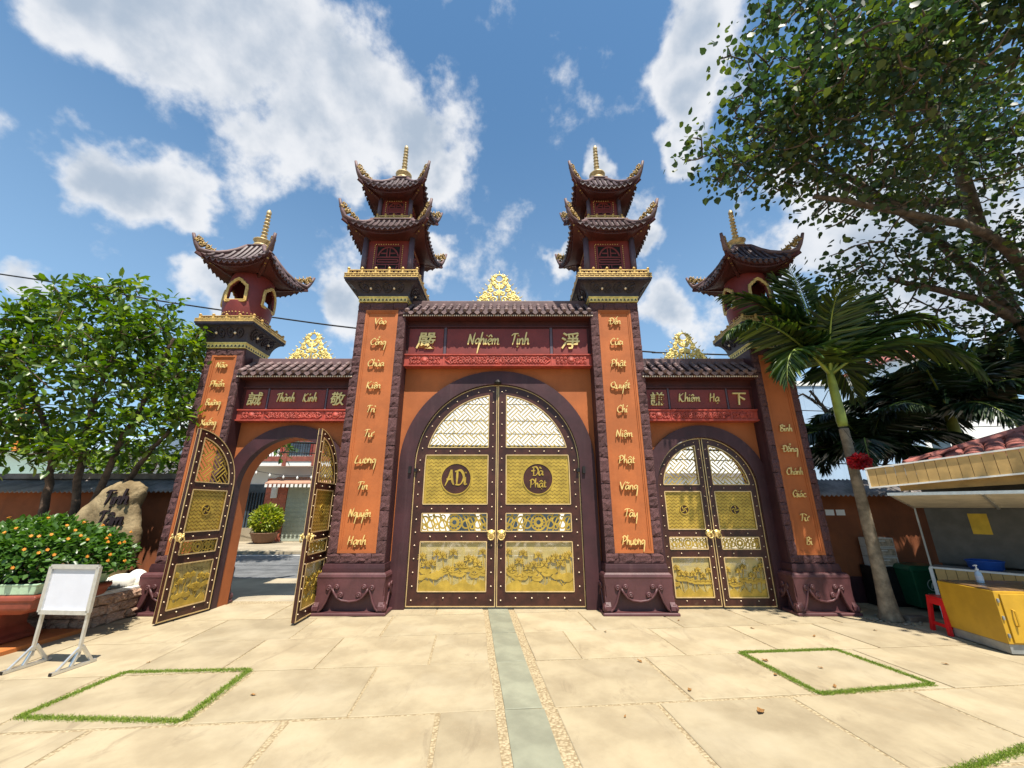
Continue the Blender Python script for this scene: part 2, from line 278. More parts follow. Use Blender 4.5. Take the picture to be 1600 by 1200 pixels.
def link(name, me, parent=None, loc=None, rz=0, kind=None, label=None, bevel=0, scale=None, rot=None):
    o = bpy.data.objects.new(name, me); col.objects.link(o); o.parent = parent
    if loc is not None: o.location = loc
    if rz: o.rotation_euler = (0, 0, rz)
    if rot is not None: o.rotation_euler = rot
    if scale is not None: o.scale = scale
    if kind: o['kind'] = kind
    if label: o['label'] = label
    if bevel:
        md = o.modifiers.new('bevel', 'BEVEL'); md.width = bevel; md.segments = 2; md.limit_method = 'ANGLE'; md.angle_limit = radians(40)
    return o
def thing(name, label, cat, loc=(0,0,0), rz=0, group=None):
    o = bpy.data.objects.new(name, None); col.objects.link(o); o.location = loc; o.rotation_euler = (0, 0, rz); o.empty_display_size = .1
    return tag(o, label, cat, group)
def tag(o, label, cat, group=None):
    o['label'] = label; o['category'] = cat
    if group: o['group'] = group
    return o
def struct(o): o['kind'] = 'structure'; return o
def spiral(cx, cz, r, turns=1.4, a0=0., d=1, r1=.12, n=22):
    return [(cx+cos(a0+d*2*pi*turns*i/n)*r*(1-(1-r1)*i/n), cz+sin(a0+d*2*pi*turns*i/n)*r*(1-(1-r1)*i/n)) for i in range(n+1)]
def crom(P, k=6):
    P = [np.array(p, float) for p in P]; Q = [2*P[0]-P[1]]+P+[2*P[-1]-P[-2]]; o = []
    for i in range(1, len(Q)-2):
        for j in range(k):
            t = j/k; a, b, c, d = Q[i-1:i+3]
            o.append(.5*(2*b+(c-a)*t+(2*a-5*b+4*c-d)*t*t+(3*b-3*c+d-a)*t**3))
    return o+[P[-1]]

# ------------------------------------------------------------------ brush lettering
GL = {
 'a': (1.15, [[(.85,.85),(.45,1),(.08,.5),(.3,.03),(.75,.5),(.9,.95)], [(.9,.95),(.85,.2),(1.12,.12)]]),
 'b': (1.0, [[(.15,2),(.08,.3),(.45,0),(.82,.5),(.5,.9),(.15,.55)]]),
 'c': (.95, [[(.8,.8),(.45,1),(.08,.5),(.4,0),(.9,.25)]]),
 'e': (.95, [[(.1,.45),(.7,.65),(.5,1),(.12,.6),(.4,0),(.92,.25)]]),
 'g': (1.05, [[(.85,.85),(.4,1),(.06,.55),(.4,.15),(.88,.95)], [(.88,.95),(.86,0),(.76,-1.0),(.72,-1.5)]]),
 'h': (1.05, [[(.25,2.1),(.12,1),(.1,0)], [(.1,.4),(.45,1),(.7,.7),(.72,.1),(1.0,.12)]]),
 'i': (.5, [[(.15,1),(.14,.15),(.45,.12)]]),
 'm': (1.6, [[(.1,1),(.1,0)], [(.1,.5),(.42,1),(.58,.6),(.58,.0)], [(.58,.5),(.95,1),(1.15,.7),(1.15,.1),(1.5,.1)]]),
 'n': (1.1, [[(.1,1),(.1,0)], [(.1,.5),(.45,1),(.72,.7),(.72,.1),(1.05,.12)]]),
 'o': (1.0, [[(.5,1),(.1,.6),(.35,0),(.85,.4),(.6,.98),(.45,1)]]),
 'r': (.75, [[(.12,1),(.12,0)], [(.12,.5),(.4,1),(.7,.9)]]),
 't': (.75, [[(.35,1.6),(.28,.25),(.7,.15)], [(0,1.0),(.7,1.12)]]),
 'u': (1.15, [[(.08,1),(.12,.2),(.4,0),(.8,.5),(.82,1)], [(.82,1),(.82,.15),(1.1,.12)]]),
 'y': (1.05, [[(.08,1),(.15,.3),(.45,.1),(.82,1)], [(.82,1),(.8,0),(.7,-1.0),(.66,-1.5)]]),
 'A': (1.5, [[(.9,1.9),(.5,.8),(.05,-.1)], [(.9,1.9),(1.05,.6),(1.3,0)], [(.25,.7),(1.2,.75)]]),
 'B': (1.35, [[(.35,1.8),(.3,.8),(.2,0)], [(.1,1.7),(.8,1.95),(1.05,1.5),(.5,1.05),(1.1,.7),(.8,.05),(.15,.1)]]),
 'C': (1.4, [[(1.2,1.6),(.75,1.85),(.1,1.0),(.45,.05),(1.35,.3)]]),
 'D': (1.5, [[(.4,1.7),(.35,.1)], [(.05,1.65),(.9,1.8),(1.35,1.0),(.9,.1),(.15,.02)]]),
 'G': (1.45, [[(1.15,1.6),(.7,1.85),(.1,1.0),(.5,.05),(1.1,.5),(1.15,.95)], [(.75,.9),(1.25,1),(1.1,-.2)]]),
 'H': (1.45, [[(.3,1.9),(.15,0)], [(1.1,1.85),(1.0,0)], [(.2,.85),(1.1,1.1)]]),
 'K': (1.6, [[(.3,1.8),(.15,.0)], [(1.15,1.9),(.7,1.5),(.2,1.0)], [(.25,1.0),(.6,.35),(1.0,.0),(1.6,.25)]]),
 'L': (1.25, [[(.4,1.9),(.15,1.0),(.1,.1),(.6,.05),(1.25,.3)]]),
 'N': (1.55, [[(.15,0),(.25,1.7)], [(.25,1.75),(.6,.9),(1.0,.05)], [(1.0,.05),(1.1,1.2),(1.25,2.0)]]),
 'P': (1.4, [[(.4,1.7),(.35,.8),(.2,-.1)], [(.05,1.55),(.7,1.9),(1.25,1.4),(.9,.85),(.35,.7)]]),
 'Q': (1.6, [[(.8,1.8),(.1,1.2),(.5,.3),(1.25,.8),(1.0,1.75),(.7,1.75)], [(.35,.35),(.9,.25),(1.7,-.15)]]),
 'T': (1.2, [[(.0,1.5),(.4,1.8),(1.3,1.85)], [(.65,1.8),(.55,.9),(.35,-.05)]]),
 'V': (1.4, [[(.05,1.8),(.3,.8),(.55,.0)], [(.55,.0),(.85,1.0),(1.35,1.95)]]),
 'X': (1.5, [[(.1,1.8),(.5,.9),(1.2,.05)], [(1.25,1.8),(.6,.8),(.0,-.1)]]),
}
MARK = {'\u0300': [[(.2,1.75),(.6,1.4)]], '\u0301': [[(.35,1.4),(.75,1.85)]], '\u0309': [[(.3,1.75),(.6,1.85),(.55,1.55),(.4,1.4)]],
        '\u0303': [[(.1,1.45),(.35,1.7),(.6,1.45),(.9,1.7)]], '\u0323': [[(.42,-.42),(.5,-.32),(.55,-.45)]], '\u0302': [[(.1,1.25),(.48,1.6),(.85,1.25)]],
        '\u0306': [[(.15,1.6),(.48,1.3),(.85,1.6)]], '\u031b': [[(.8,.95),(1.1,1.05),(1.12,1.35)]]}
def word_strokes(txt):
    x = 0; S = []
    for ch in txt:
        if ch == ' ': x += 1.6; continue
        bar = ch in 'Đđ'; base = unicodedata.normalize('NFD', {'Đ': 'D', 'đ': 'd'}.get(ch, ch)); g = base[0]; marks = base[1:]
        adv, st = GL[g]
        for s_ in st: S.append([(x+a, b) for a, b in s_])
        if g == 'i' and not [m_ for m_ in marks if m_ != '\u0323']: S.append([(x+.12,1.45),(x+.2,1.52),(x+.26,1.42)])
        if bar: S.append([(x-.15,.95),(x+.75,1.02)])
        hi = .55 if ('\u0302' in marks or '\u0306' in marks) else 0
        for m_ in marks:
            for s_ in MARK[m_]:
                up = hi if m_ in '\u0300\u0301\u0309\u0303' else 0; cap = .75 if g.isupper() and m_ not in '\u0323' else 0
                S.append([(x+a*(adv if adv < 1.3 else 1)+(.25 if up else 0), b*1.0+up*.8+cap) for a, b in s_])
        x += adv*.92
    return S, x
def lettering(mb, txt, cx, cz, unit, maxw, fr, to, f=lambda x, z, d: (x, d, z), wk=.295, slant=.12):
    S, W = word_strokes(txt); sx = min(unit, maxw/W)
    for si, st in enumerate(S):
        P = crom([(cx+(a-W/2)*sx+slant*b*unit, cz+b*unit-.7*unit) for a, b in st], 5); n = len(P); ws = []
        for i in range(n):
            a = P[max(0, i-1)]; b = P[min(n-1, i+1)]; th = math.atan2(b[1]-a[1], b[0]-a[0])
            k = i/(n-1); ws.append(unit*wk*(.42+.58*abs(sin(th-radians(40))))*(1.0-.55*k**3)*(.8+.2*min(1, k*6)))
        mb.ribbon([tuple(q) for q in P], ws, fr-.0005*(si % 9), to+.0005*(si % 9), f)
    return mb
def cjk(ch, cx, cz, size, fr, to):
    cu = bpy.data.curves.new('c', 'FONT'); cu.body = ch; cu.size = size; cu.offset = size*.012; cu.resolution_u = 2; cu.extrude = (to-fr)/2; cu.shear = .12
    o = bpy.data.objects.new('c', cu); col.objects.link(o); bpy.context.view_layer.update()
    me = bpy.data.meshes.new_from_object(o.evaluated_get(bpy.context.evaluated_depsgraph_get())); bpy.data.objects.remove(o)
    co = np.array([v.co[:] for v in me.vertices]); c0 = (co.max(0)+co.min(0))/2
    mb = MB(); mb.add([(cx+a-c0[0], (fr+to)/2-(c-c0[2]), cz+b-c0[1]) for a, b, c in co], [tuple(p_.vertices) for p_ in me.polygons]); return mb

# ================================================================== THE SETTING
struct(MB().add([(-400,-200,-.09),(400,-200,-.09),(400,600,-.09),(-400,600,-.09)], [(0,1,2,3)]).build('ground', EARTH))
court = struct(MB().box(-13, 13, -7, 7.9, -.06, -.008).build('courtyard', PEB))
struct(MB().box(-60, 60, 7.9, 10.3, -.07, -.012).build('near_pavement', CONC))
struct(MB().add([(-120,10.3,-.05),(120,10.3,-.05),(120,15.6,-.05),(-120,15.6,-.05)], [(0,1,2,3)]).build('road', ASPH))
struct(MB().add([(-120,15.15,-.046),(120,15.15,-.046),(120,15.27,-.046),(-120,15.27,-.046)], [(0,1,2,3)]).build('road_edge_line', WHITEP))
struct(MB().box(-120, 120, 15.6, 24, -.07, .05).build('far_pavement', CONC))
# paving slabs: rows run a few degrees off the gate line
PA = radians(5.6); PU = (cos(PA), sin(PA)); PV = (-sin(PA), cos(PA)); PO = (0.0, 5.0)
def pav(u, v): return (PO[0]+u*PU[0]+v*PV[0], PO[1]+u*PU[1]+v*PV[1])
SLABS = {}
def slab(u0, u1, v0, v1, m, name='paving_slab', g=.022):
    c = [pav(u0+g, v0+g), pav(u1-g, v0+g), pav(u1-g, v1-g), pav(u0+g, v1-g)]
    jt = lambda q: (q[0]+random.uniform(-.008,.008), q[1]+random.uniform(-.008,.008))
    c = [jt(q) for q in c]; cx = sum(q[0] for q in c)/4; cy = sum(q[1] for q in c)/4
    e = .006; z = random.uniform(-.002,.002)
    ins = [(q[0]-cx+(cx-q[0])*e/.5, q[1]-cy+(cy-q[1])*e/.5) for q in c]; o_ = [(q[0]-cx, q[1]-cy) for q in c]
    vs = [(a, b, -.03) for a, b in o_]+[(a, b, -.004) for a, b in o_]+[(a, b, 0) for a, b in ins]
    fs = [(0,1,5,4),(1,2,6,5),(2,3,7,6),(3,0,4,7),(4,5,9,8),(5,6,10,9),(6,7,11,10),(7,4,8,11),(8,9,10,11)]
    MB().add(vs, fs).build(name, m, court, loc=(cx, cy, z), fix=False)
ROWV = [-9.6, -8.5, -7.4, -6.3, -5.25, -4.2, -3.15, -2.1, -1.06, 0.0, 1.03, 2.05, 3.08]
CUTS = {8: [-6.6,-5.2,-3.28,-1.88,-.70,'s',1.14,2.36,3.55,4.8,6.2,7.6], 7: [-6.4,-5,-3.6,-2.2,-1.0,'s',1.3,2.6,4.0,5.4,6.8],
        9: [-6.6,-5.3,-4.06,-2.64,-1.42,'s',1.47,2.62,4.02,5.4,6.8], 10: [-6.4,-5.2,-3.9,-3.0,-2.06,-.90,'s',.78,1.98,3.14,4.4,5.7,7.0], 11: [-6.4,-5.2,-4.0,-2.75,-1.62,'s',1.25,2.5,3.7,4.9,6.1,7.3]}
for r in range(1, len(ROWV)):
    v0, v1 = ROWV[r-1], ROWV[r]
    cuts = CUTS.get(r+0, None)
    if cuts is None: cuts = [-6.2-.3*(r % 2), -4.9, -3.5, -2.2-.2*(r % 2), -1, 's', 1.1+.2*(r % 2), 2.4, 3.7, 5.0, 6.3]
    k = cuts.index('s'); left = [-11.5, -9.4, -8]+cuts[:k]+[-.175-.06]; right = [.175+.07]+cuts[k+1:]+[8.8, 10.2, 11.8]
    wob = random.uniform(-.02, .02)
    for a, b in zip(left[:-1], left[1:]): slab(a, b, v0, v1, PAVE, g=random.choice((.006,.01,.014,.024)))
    for a, b in zip(right[:-1], right[1:]): slab(a, b, v0, v1, PAVE, g=random.choice((.006,.01,.014,.024)))
    slab(-.175, .165, v0, v1, GSTRIP, 'slate_slab', g=.006)

# ================================================================== THE GATE
GX, GY = -.27, 7.16
gate = thing('temple_gate', 'monumental orange and purple temple gate with four pagoda towers and three arched doorways', 'gate', (GX, GY, 0))

# rough stone blocks, a few shared shapes
def stone_mesh(seed):
    r = random.Random(seed); n = 4; mb = MB(); g = {}
    for i in range(n+1):
        for j in range(n+1):
            edge = i in (0, n) or j in (0, n)
            x = -.5+i/n+(0 if i in (0, n) else r.uniform(-.07,.07)); z = -.5+j/n+(0 if j in (0, n) else r.uniform(-.07,.07))
            x += 0 if i not in (0, n) else r.uniform(-.015,.015); z += 0 if j not in (0, n) else r.uniform(-.03,.03)
            g[i, j] = len(mb.v); mb.v.append((x, -.5+(r.uniform(.10,.42) if edge else r.uniform(-.22,.22)), z))
    for i in range(n):
        for j in range(n): mb.f.append((g[i,j], g[i+1,j], g[i+1,j+1], g[i,j+1]))
    loop = [g[i,0] for i in range(n)]+[g[n,j] for j in range(n)]+[g[i,n] for i in range(n,0,-1)]+[g[0,j] for j in range(n,0,-1)]
    o = len(mb.v); mb.v += [(mb.v[i][0], .5, mb.v[i][2]) for i in loop]; m = len(loop)
    mb.f += [(loop[i], o+i, o+(i+1) % m, loop[(i+1) % m]) for i in range(m)]
    return mb
STM = [stone_mesh(i).mesh('stone', STONE) for i in range(7)]
PSM = [stone_mesh(20+i).mesh('block', PSTONE) for i in range(6)]

def tower_roof(c, ze, half, zt, ht, lift, tip, sp=.105, name='tower_roof', label=None, bot=None):
    cx, cy = c
    def pt(side, s, t):
        h = half+(ht-half)*t; fl = 1+.07*abs(s)**3*(1-t)
        x = s*h*fl; y = -h*fl if True else 0
        z = ze+(zt-ze)*(t**1.5*.75+.25*t)+lift*abs(s)**2.6*(1-t)**1.6
        for _ in range(side): x, y = -y, x
        return Vector((cx+x, cy+y, z))
    mb = MB(); ns, ntt = 16, 6
    for sd_ in range(4):
        o = len(mb.v)
        for j in range(ntt+1):
            for i in range(ns+1): mb.v.append(tuple(pt(sd_, -1+2*i/ns, j/ntt)))
        for j in range(ntt):
            for i in range(ns): a = o+j*(ns+1)+i; mb.f.append((a, a+1, a+ns+2, a+ns+1))
    roof = mb.build(name, TILE2, gate, smooth=True, label=label, fix=False)
    # barrel tiles, eave fascia, soffit
    tl = MB(); fs = MB(); so = MB(); de = MB()
    for sd_ in range(4):
        rot = Matrix.Rotation(sd_*pi/2, 4, 'Z')
        n = int(2*half/sp)
        for k in range(n):
            x = -half+(k+.5)*2*half/n; P = []
            for j in range(8):
                t = j/7*.98; h = half+(ht-half)*t
                if abs(x) > h*.97: break
                P.append(pt(sd_, x/h, t)+Vector((0,0,.018)))
            if len(P) >= 2:
                d = (P[0]-P[1]).normalized(); tl.tube([P[0]+d*.03]+P, .034, 6)
                # drip point between two rows
                q = P[0]+d*.02; ux = Vector((1,0,0)); ux.rotate(rot.to_euler())
                a, b, cc_ = q-ux*sp*.5+Vector((0,0,-.015)), q+ux*sp*.5+Vector((0,0,-.015)), q+Vector((0,0,-.075)); back = -d*.02
                tl.add([a, b, cc_, a+back, b+back, cc_+back], [(0,1,2),(5,4,3),(0,3,4,1),(1,4,5,2),(2,5,3,0)])
        o = len(fs.v); o2 = len(so.v)
        zb = bot if bot is not None else ze-.10
        for i in range(ns+1):
            s = -1+2*i/ns; p0 = pt(sd_, s, 0); inn = (Vector((cx, cy, p0.z))-p0); inn.z = 0; inn.normalize()
            fs.v += [tuple(p0+Vector((0,0,.0))), tuple(p0+inn*.03+Vector((0,0,-.05))), tuple(p0+inn*.06+Vector((0,0,-.05))), tuple(p0+inn*.075+Vector((0,0,-.095)))]
            p1 = p0+inn*.075+Vector((0,0,-.095)); hb = ht*.9+.02 if name != 'tower_roof' else .3
            e = Vector((s*SOFF[0], -SOFF[0], 0)); e.rotate(rot.to_euler()); pe = Vector((cx, cy, zb))+e
            pm = p1.lerp(pe, .5); pm.z = min(p1.z, pe.z*.35+p1.z*.65)+.0
            so.v += [tuple(p1), tuple(pm), tuple(pe)]
            if i < ns:
                a = o+4*i; b = a+4; fs.f += [(a, a+1, b+1, b), (a+1, a+2, b+2, b+1), (a+2, a+3, b+3, b+2)]
                a = o2+3*i; b = a+3; so.f += [(a, a+1, b+1, b), (a+1, a+2, b+2, b+1)]
        for i in range(int(2*half/.035)):
            s = -1+(i+.5)*.035/half; p0 = pt(sd_, max(-1, min(1, s)), 0); inn = (Vector((cx, cy, p0.z))-p0); inn.z = 0; inn.normalize(); q = p0+inn*.05+Vector((0,0,-.062))
            de.box(q.x-.008, q.x+.008, q.y-.008, q.y+.008, q.z-.012, q.z+.008)
    tl.build('roof_tiles', TILE2, roof, kind='stuff'); fs.build('eave_board', DRED, roof); so.build('soffit', DRED, roof); de.build('eave_dentils', DRED, roof, kind='stuff')
    # hips, horns, dragon ornaments, gilded brackets
    for k, (a, b) in enumerate(((-1,-1),(1,-1),(1,1),(-1,1))):
        def cp(t):
            h = half+(ht-half)*t; fl = 1+.07*(1-t); return Vector((cx+a*h*fl, cy+b*h*fl, ze+(zt-ze)*(t**1.5*.75+.25*t)+lift*(1-t)**1.6+.03))
        P = [cp(t) for t in (1,.8,.6,.4,.25,.12,0)]; dg = Vector((a, b, 0)).normalized(); e = P[-1]
        hz_ = tip-e.z
        P += [e+dg*.05+Vector((0,0,hz_*.3)), e+dg*.095+Vector((0,0,hz_*.65)), e+dg*.13+Vector((0,0,hz_))]
        MB().tube(P, [.045,.045,.045,.045,.05,.05,.05,.042,.034,.028], 8).build('hip_ridge', RIDGE, roof, smooth=True)
        om = MB(); f = lambda x, z, d, e=e, dg=dg: tuple(e+dg*x+Vector((0,0,z))+dg.cross(Vector((0,0,1)))*d)
        L = half*.42
        for (sx, sz, r, a0, dr) in ((.03,hz_*.52,.05,.5,1),(-.07,hz_*.30,.055,1.5,-1),(-.16,hz_*.12,.055,1.2,1),(-.02,hz_*.2,.05,2.2,1),(.07,hz_*.35,.035,0,1),(-.25,hz_*.0,.045,1,1)):
            for dd in (-.03,.03): om.tube([f(x, z, dd) for x, z in spiral(sx*half/.8, sz+.06, r, 1.2, a0, dr, .2, 12)], .014, 5)
        om.tube([f(x, z, 0) for x, z in [tuple(q) for q in crom([(.10,hz_*.75),(.02,hz_*.62),(-.08,hz_*.5),(-.18,hz_*.2+.05),(-.32*half/.8,.0)], 4)]], .022, 6)
        for q in range(5): om.tube([f(.07-.075*q, hz_*(.62-.13*q)+.02, 0), f(.04-.075*q, hz_*(.66-.13*q)+.12, 0)], [.022,.004], 5)
        om.build('dragon_ornament', DGOLD, roof, smooth=True)
        br = MB()
        for q in (0, 2, 3, 4):
            w = e-dg*(.1+.075*q)*half/.7+Vector((0,0,-.15-.022*q)); br.box(w.x-.014, w.x+.014, w.y-.014, w.y+.014, w.z-.018, w.z+.010)
        br.build('corner_bracket', DGOLD, roof)
        rb = MB(); rb.bar(tuple(e+dg*.03+Vector((0,0,-.06))), tuple(e-dg*half*.95+Vector((0,0,-.22-lift*.55))), .05, .07); rb.build('hip_rafter', DRED, roof)
    return roof
SOFF = [.3]
def finial(c, z0, z1, r=.05, roof=None):
    cx, cy = c; H = z1-z0
    MB().sq([(.17,z0-.07),(.17,z0-.02),(.19,z0-.02),(.19,z0)], (cx, cy, 0)).build('finial_plinth', RIDGE, roof)
    pr = [(.10,0),(.13,.03),(.13,.07),(.09,.09),(.11,.12),(.14,.17),(.15,.19),(.06,.2)]
    z = .2; pr = [(a*r/.05, b*H*.95) for a, b in pr]; z = .2*H*.95; n = 8; dz = (H*.86-z)/n
    for i in range(n):
        k = 1-.2*i/n; pr += [(r*.55*k, z+dz*.15), (r*1.0*k, z+dz*.35), (r*1.12*k, z+dz*.5), (r*1.0*k, z+dz*.65), (r*.55*k, z+dz*.9)]; z += dz
    pr += [(r*.7, z), (r*.85, z+H*.05), (r*.6, z+H*.1), (.004, H)]
    MB().lathe(pr, (cx, cy, z0), 16).build('spire', mat('pale_spire', (.50,.37,.18), .45, .2, var=.3, scale=14, bump=.2), roof, smooth=True)

def railing(c, z, half, h, post=5, parent=None):
    cx, cy = c; mb = MB(); bk = MB(); bh = h*.45
    bk.sq([(half-.012, z+.004), (half-.012, z+bh-.004)], (cx, cy, 0)); bk.sq([(half-.055, z+bh), (half-.055, z+h*.86)], (cx, cy, 0))
    for sd_ in range(4):
        f = lambda x, zz, d: tuple(Matrix.Translation((cx, cy, 0)) @ Matrix.Rotation(sd_*pi/2, 4, 'Z') @ Vector((x, d, zz)))
        def bx(x0, x1, z0, z1, d0, d1):
            mb.prism([(x0,z0),(x1,z0),(x1,z1),(x0,z1)], d0, d1, f)
        y = -half
        hh = half-.004
        bx(-hh, hh, z, z+.018, y, y+.02); bx(-hh, hh, z+bh-.016, z+bh, y, y+.02)
        bx(-hh, hh, z+bh*.5-.006, z+bh*.5+.006, y+.002, y+.02)
        n = int(2*half/.1)
        for i in range(n+1):
            x = -half+.03+(2*half-.06)*i/n
            bx(x-.007, x+.007, z+.012, z+bh*.5, y+.004, y+.02)
            x2 = min(half-.02, x+.05); bx(x2-.007, x2+.007, z+bh*.5, z+bh-.01, y+.004, y+.02)
        y2 = -half+.045; hl = half-.05
        bx(-hl, hl, z+h*.8, z+h*.9, y2-.006, y2+.02); bx(-hl, hl, z+bh+.002, z+bh+.02, y2, y2+.02)
        m = (post-1)*3
        for i in range(m):
            x = -hl+(i+.5)*2*hl/m; w = hl/m*.55
            mb.prism([(x-w, z+bh+.012), (x-w*.3, z+bh+.012), (x, z+h*.62), (x-w*.9, z+h*.82)], y2+.004, y2+.018, f); mb.prism([(x+w, z+bh+.012), (x+w*.9, z+h*.82), (x, z+h*.62), (x+w*.3, z+bh+.012)], y2+.004, y2+.018, f)
        for i in range(post-1):
            x = -hl+.01+(2*hl-.02)*i/(post-1); q = f(x, 0, y2+.004)
            mb.lathe([(.022,z+bh),(.022,z+h*.93),(.03,z+h*.95),(.018,z+h*.98),(.03,z+h*1.04),(.022,z+h*1.12),(.004,z+h*1.2)], (q[0], q[1], 0), 8)
    r = mb.build('railing', GOLD, parent); bk.build('railing_backing', DRED, r); return r

def bracket(c, z0, z1, h0, h1, parent):
    cx, cy = c; pr = []
    for i in range(9):
        t = i/8; pr.append((h0+(h1-h0)*(1-cos(t*pi/2))**.8*.92, z0+(z1-.06-z0)*sin(t*pi/2)**1.0))
    pr += [(h1*.965, z1-.06), (h1*.965, z1-.03), (h1*.99, z1-.03), (h1*.99, z1)]
    o = MB().sq(pr, (cx, cy, 0)).build('flared_bracket', DPUR, parent)
    sw = MB(); kn = MB()
    for sd_ in range(4):
        M_ = Matrix.Translation((cx, cy, 0)) @ Matrix.Rotation(sd_*pi/2, 4, 'Z')
        def f(x, t, off=.012):
            hh = h0+(h1-h0)*(1-cos(t*pi/2))**.8*.92; return tuple(M_ @ Vector((x*hh/h0, -hh-off, z0+(z1-.06-z0)*sin(t*pi/2))))
        for cxx in (-.62,-.2,.2,.62):
            for r, tn, d in ((.2,1.3,1),(.12,1.2,-1)):
                sw.tube([f(cxx*h0+(a)*h0*1.1*d, max(.03, min(.9, .42+b*1.6))) for a, b in spiral(0, 0, r, tn, pi/2, 1, .2, 16)], .013, 5)
        for cxx in (-.42,.42):
            q = Vector(f(cxx*h0, .38, .02)); kn.lathe([(.005,-.03),(.022,-.015),(.026,0),(.022,.015),(.005,.03)], tuple(q), 8)
    sw.build('carved_clouds', DPUR, o, smooth=True); kn.build('silver_knobs', STUD, o, smooth=True, kind='stuff')
    return o

def base(c, s=1.0):
    cx, cy = c
    o = MB().sq([(.60*s,0),(.60*s,.035),(.585*s,.045),(.45*s,.046),(.45*s,.36),(.50*s,.47),(.545*s,.50),(.555*s,.54),(.545*s,.575),(.52*s,.6),(.47*s,.605)], (cx, cy, 0)).build('pillar_base', BASEP, gate, bevel=.008)
    half = [(0,.195),(.12,.21),(.2,.25),(.25,.31),(.285,.375),(.31,.36),(.335,.29),(.37,.19),(.42,.1),(.47,.055),(.54,.05),(.59,.075),(.585,.13),(.545,.19),(.525,.27),(.53,.4),(.545,.5),(.55,.53)]
    poly = [(x*s, z) for x, z in half]+[(-x*s, z) for x, z in half[:0:-1]]
    for k in range(4):
        M_ = Matrix.Translation((cx, cy, 0)) @ Matrix.Rotation(k*pi/2, 4, 'Z'); f = lambda x, z, d: tuple(M_ @ Vector((x, d, z)))
        ap = MB().prism(poly, -.548*s, -.47*s, f).build('apron', BASEP, o)
        sc = MB()
        for m_ in (-1, 1):
            for (x, z, r, a0, d) in ((.54,.095,.055,2.2,-1),(.215,.40,.036,-.6,1),(.345,.385,.042,3.6,-1),(.14,.285,.042,-.9,1)):
                sc.tube([f(m_*a*s, b, -.56*s) for a, b in spiral(x, z, r, 1.5, a0, d, .15, 16)], .018, 6)
            sc.tube([f(m_*a*s, b, -.556*s) for a, b in half[4:11]], .018, 6)
        sc.tube([f(a*s, b, -.556*s) for a, b in [(-x, z) for x, z in half[4::-1]]+half[1:5]], .02, 6)
        sc.build('scroll', BASEP, ap, smooth=True)
    return o

def pillar(x, cy, half, ztop, words, phalf, sw, zs, unit, label):
    c = (x, cy); fy = cy-half
    base(c, half/.47*.98 if half > .4 else .82)
    MB().sq([(half+.03,.605),(half+.03,.66),(half+.02,.72),(half+.02,.725)], (x, cy, 0)).build('pillar_plinth', PURPLE, gate, bevel=.006)
    core = MB().box(x-half, x+half, fy+.055, cy+half, .72, ztop); core = core.build('pillar', PURPLE, gate, label=label)
    z = .73; k = 0
    zt = ztop-.02
    random.seed(int(x*100)+900)
    # stone border: top and bottom courses, then the two sides
    bh = .15 if half > .4 else .12
    for (za, zb) in ((.73, .73+bh), (zt-bh, zt)):
        n = 4; xs = [x-half]+[x-half+2*half*(i+random.uniform(-.15,.15))/n for i in range(1, n)]+[x+half]
        for a, b in zip(xs[:-1], xs[1:]):
            link('stone', random.choice(STM), core, loc=((a+b)/2, fy+.028, (za+zb)/2), scale=((b-a)-.006, .048*random.uniform(.85,1.2), (zb-za)-.006), rot=(0, random.choice((0, pi)), 0))
    for m_ in (-1, 1):
        z = .73+bh
        while z < zt-bh-.02:
            h = random.uniform(.17,.26)
            if zt-bh-(z+h) < .12: h = zt-bh-z
            link('stone', random.choice(STM), core, loc=(x+m_*(half-sw/2), fy+.028, z+h/2), scale=(sw-.004, .048*random.uniform(.85,1.25), h-.007), rot=(0, random.choice((0, pi)), 0)); z += h
    # orange panel with stepped mouldings
    z0, z1 = .73+bh, zt-bh; P = half-sw
    pn = MB().box(x-P+.001, x+P-.001, fy+.045, fy+.056, z0+.001, z1-.001).build('panel', ORANGE, core)
    fr = MB()
    for (i0, i1, d) in ((0,.035,.02),(.035,.06,.032),):
        for (a, b, zz0, zz1) in ((x-P+i0, x-P+i1, z0+i0, z1-i0), (x+P-i1, x+P-i0, z0+i0, z1-i0)): fr.box(a, b, fy+d, fy+.046, zz0, zz1)
        fr.box(x-P+i1, x+P-i1, fy+d+.001, fy+.046, z0+i0, z0+i1); fr.box(x-P+i1, x+P-i1, fy+d+.001, fy+.046, z1-i1, z1-i0)
    fr.build('panel_moulding', ORANGE, core)
    for w, zz in zip(words, zs):
        if w: lettering(MB(), w, x-.01, zz, unit, 2*P*.60, fy+.002, fy+.022).build('lettering', GOLDL, core)
    # gilded collar
    cb = MB().sq([(half+.004, ztop), (half+.004, ztop+.085), (half+.018, ztop+.09), (half+.018, ztop+.11)], (x, cy, 0)).build('gilded_collar', PEDI, gate)
    gr = MB()
    n = int(2*half/.07)
    for sd_ in range(4):
        M_ = Matrix.Translation((x, cy, 0)) @ Matrix.Rotation(sd_*pi/2, 4, 'Z'); f = lambda a, b, d: tuple(M_ @ Vector((a, d, b)))
        for i in range(n):
            xx = -half+(i+.5)*2*half/n; gr.prism([(xx-.028, ztop+.02), (xx+.028, ztop+.02), (xx, ztop+.065)], -half-.008, -half-.002, f)
    gr.build('collar_notches', DPUR, cb, kind='stuff')

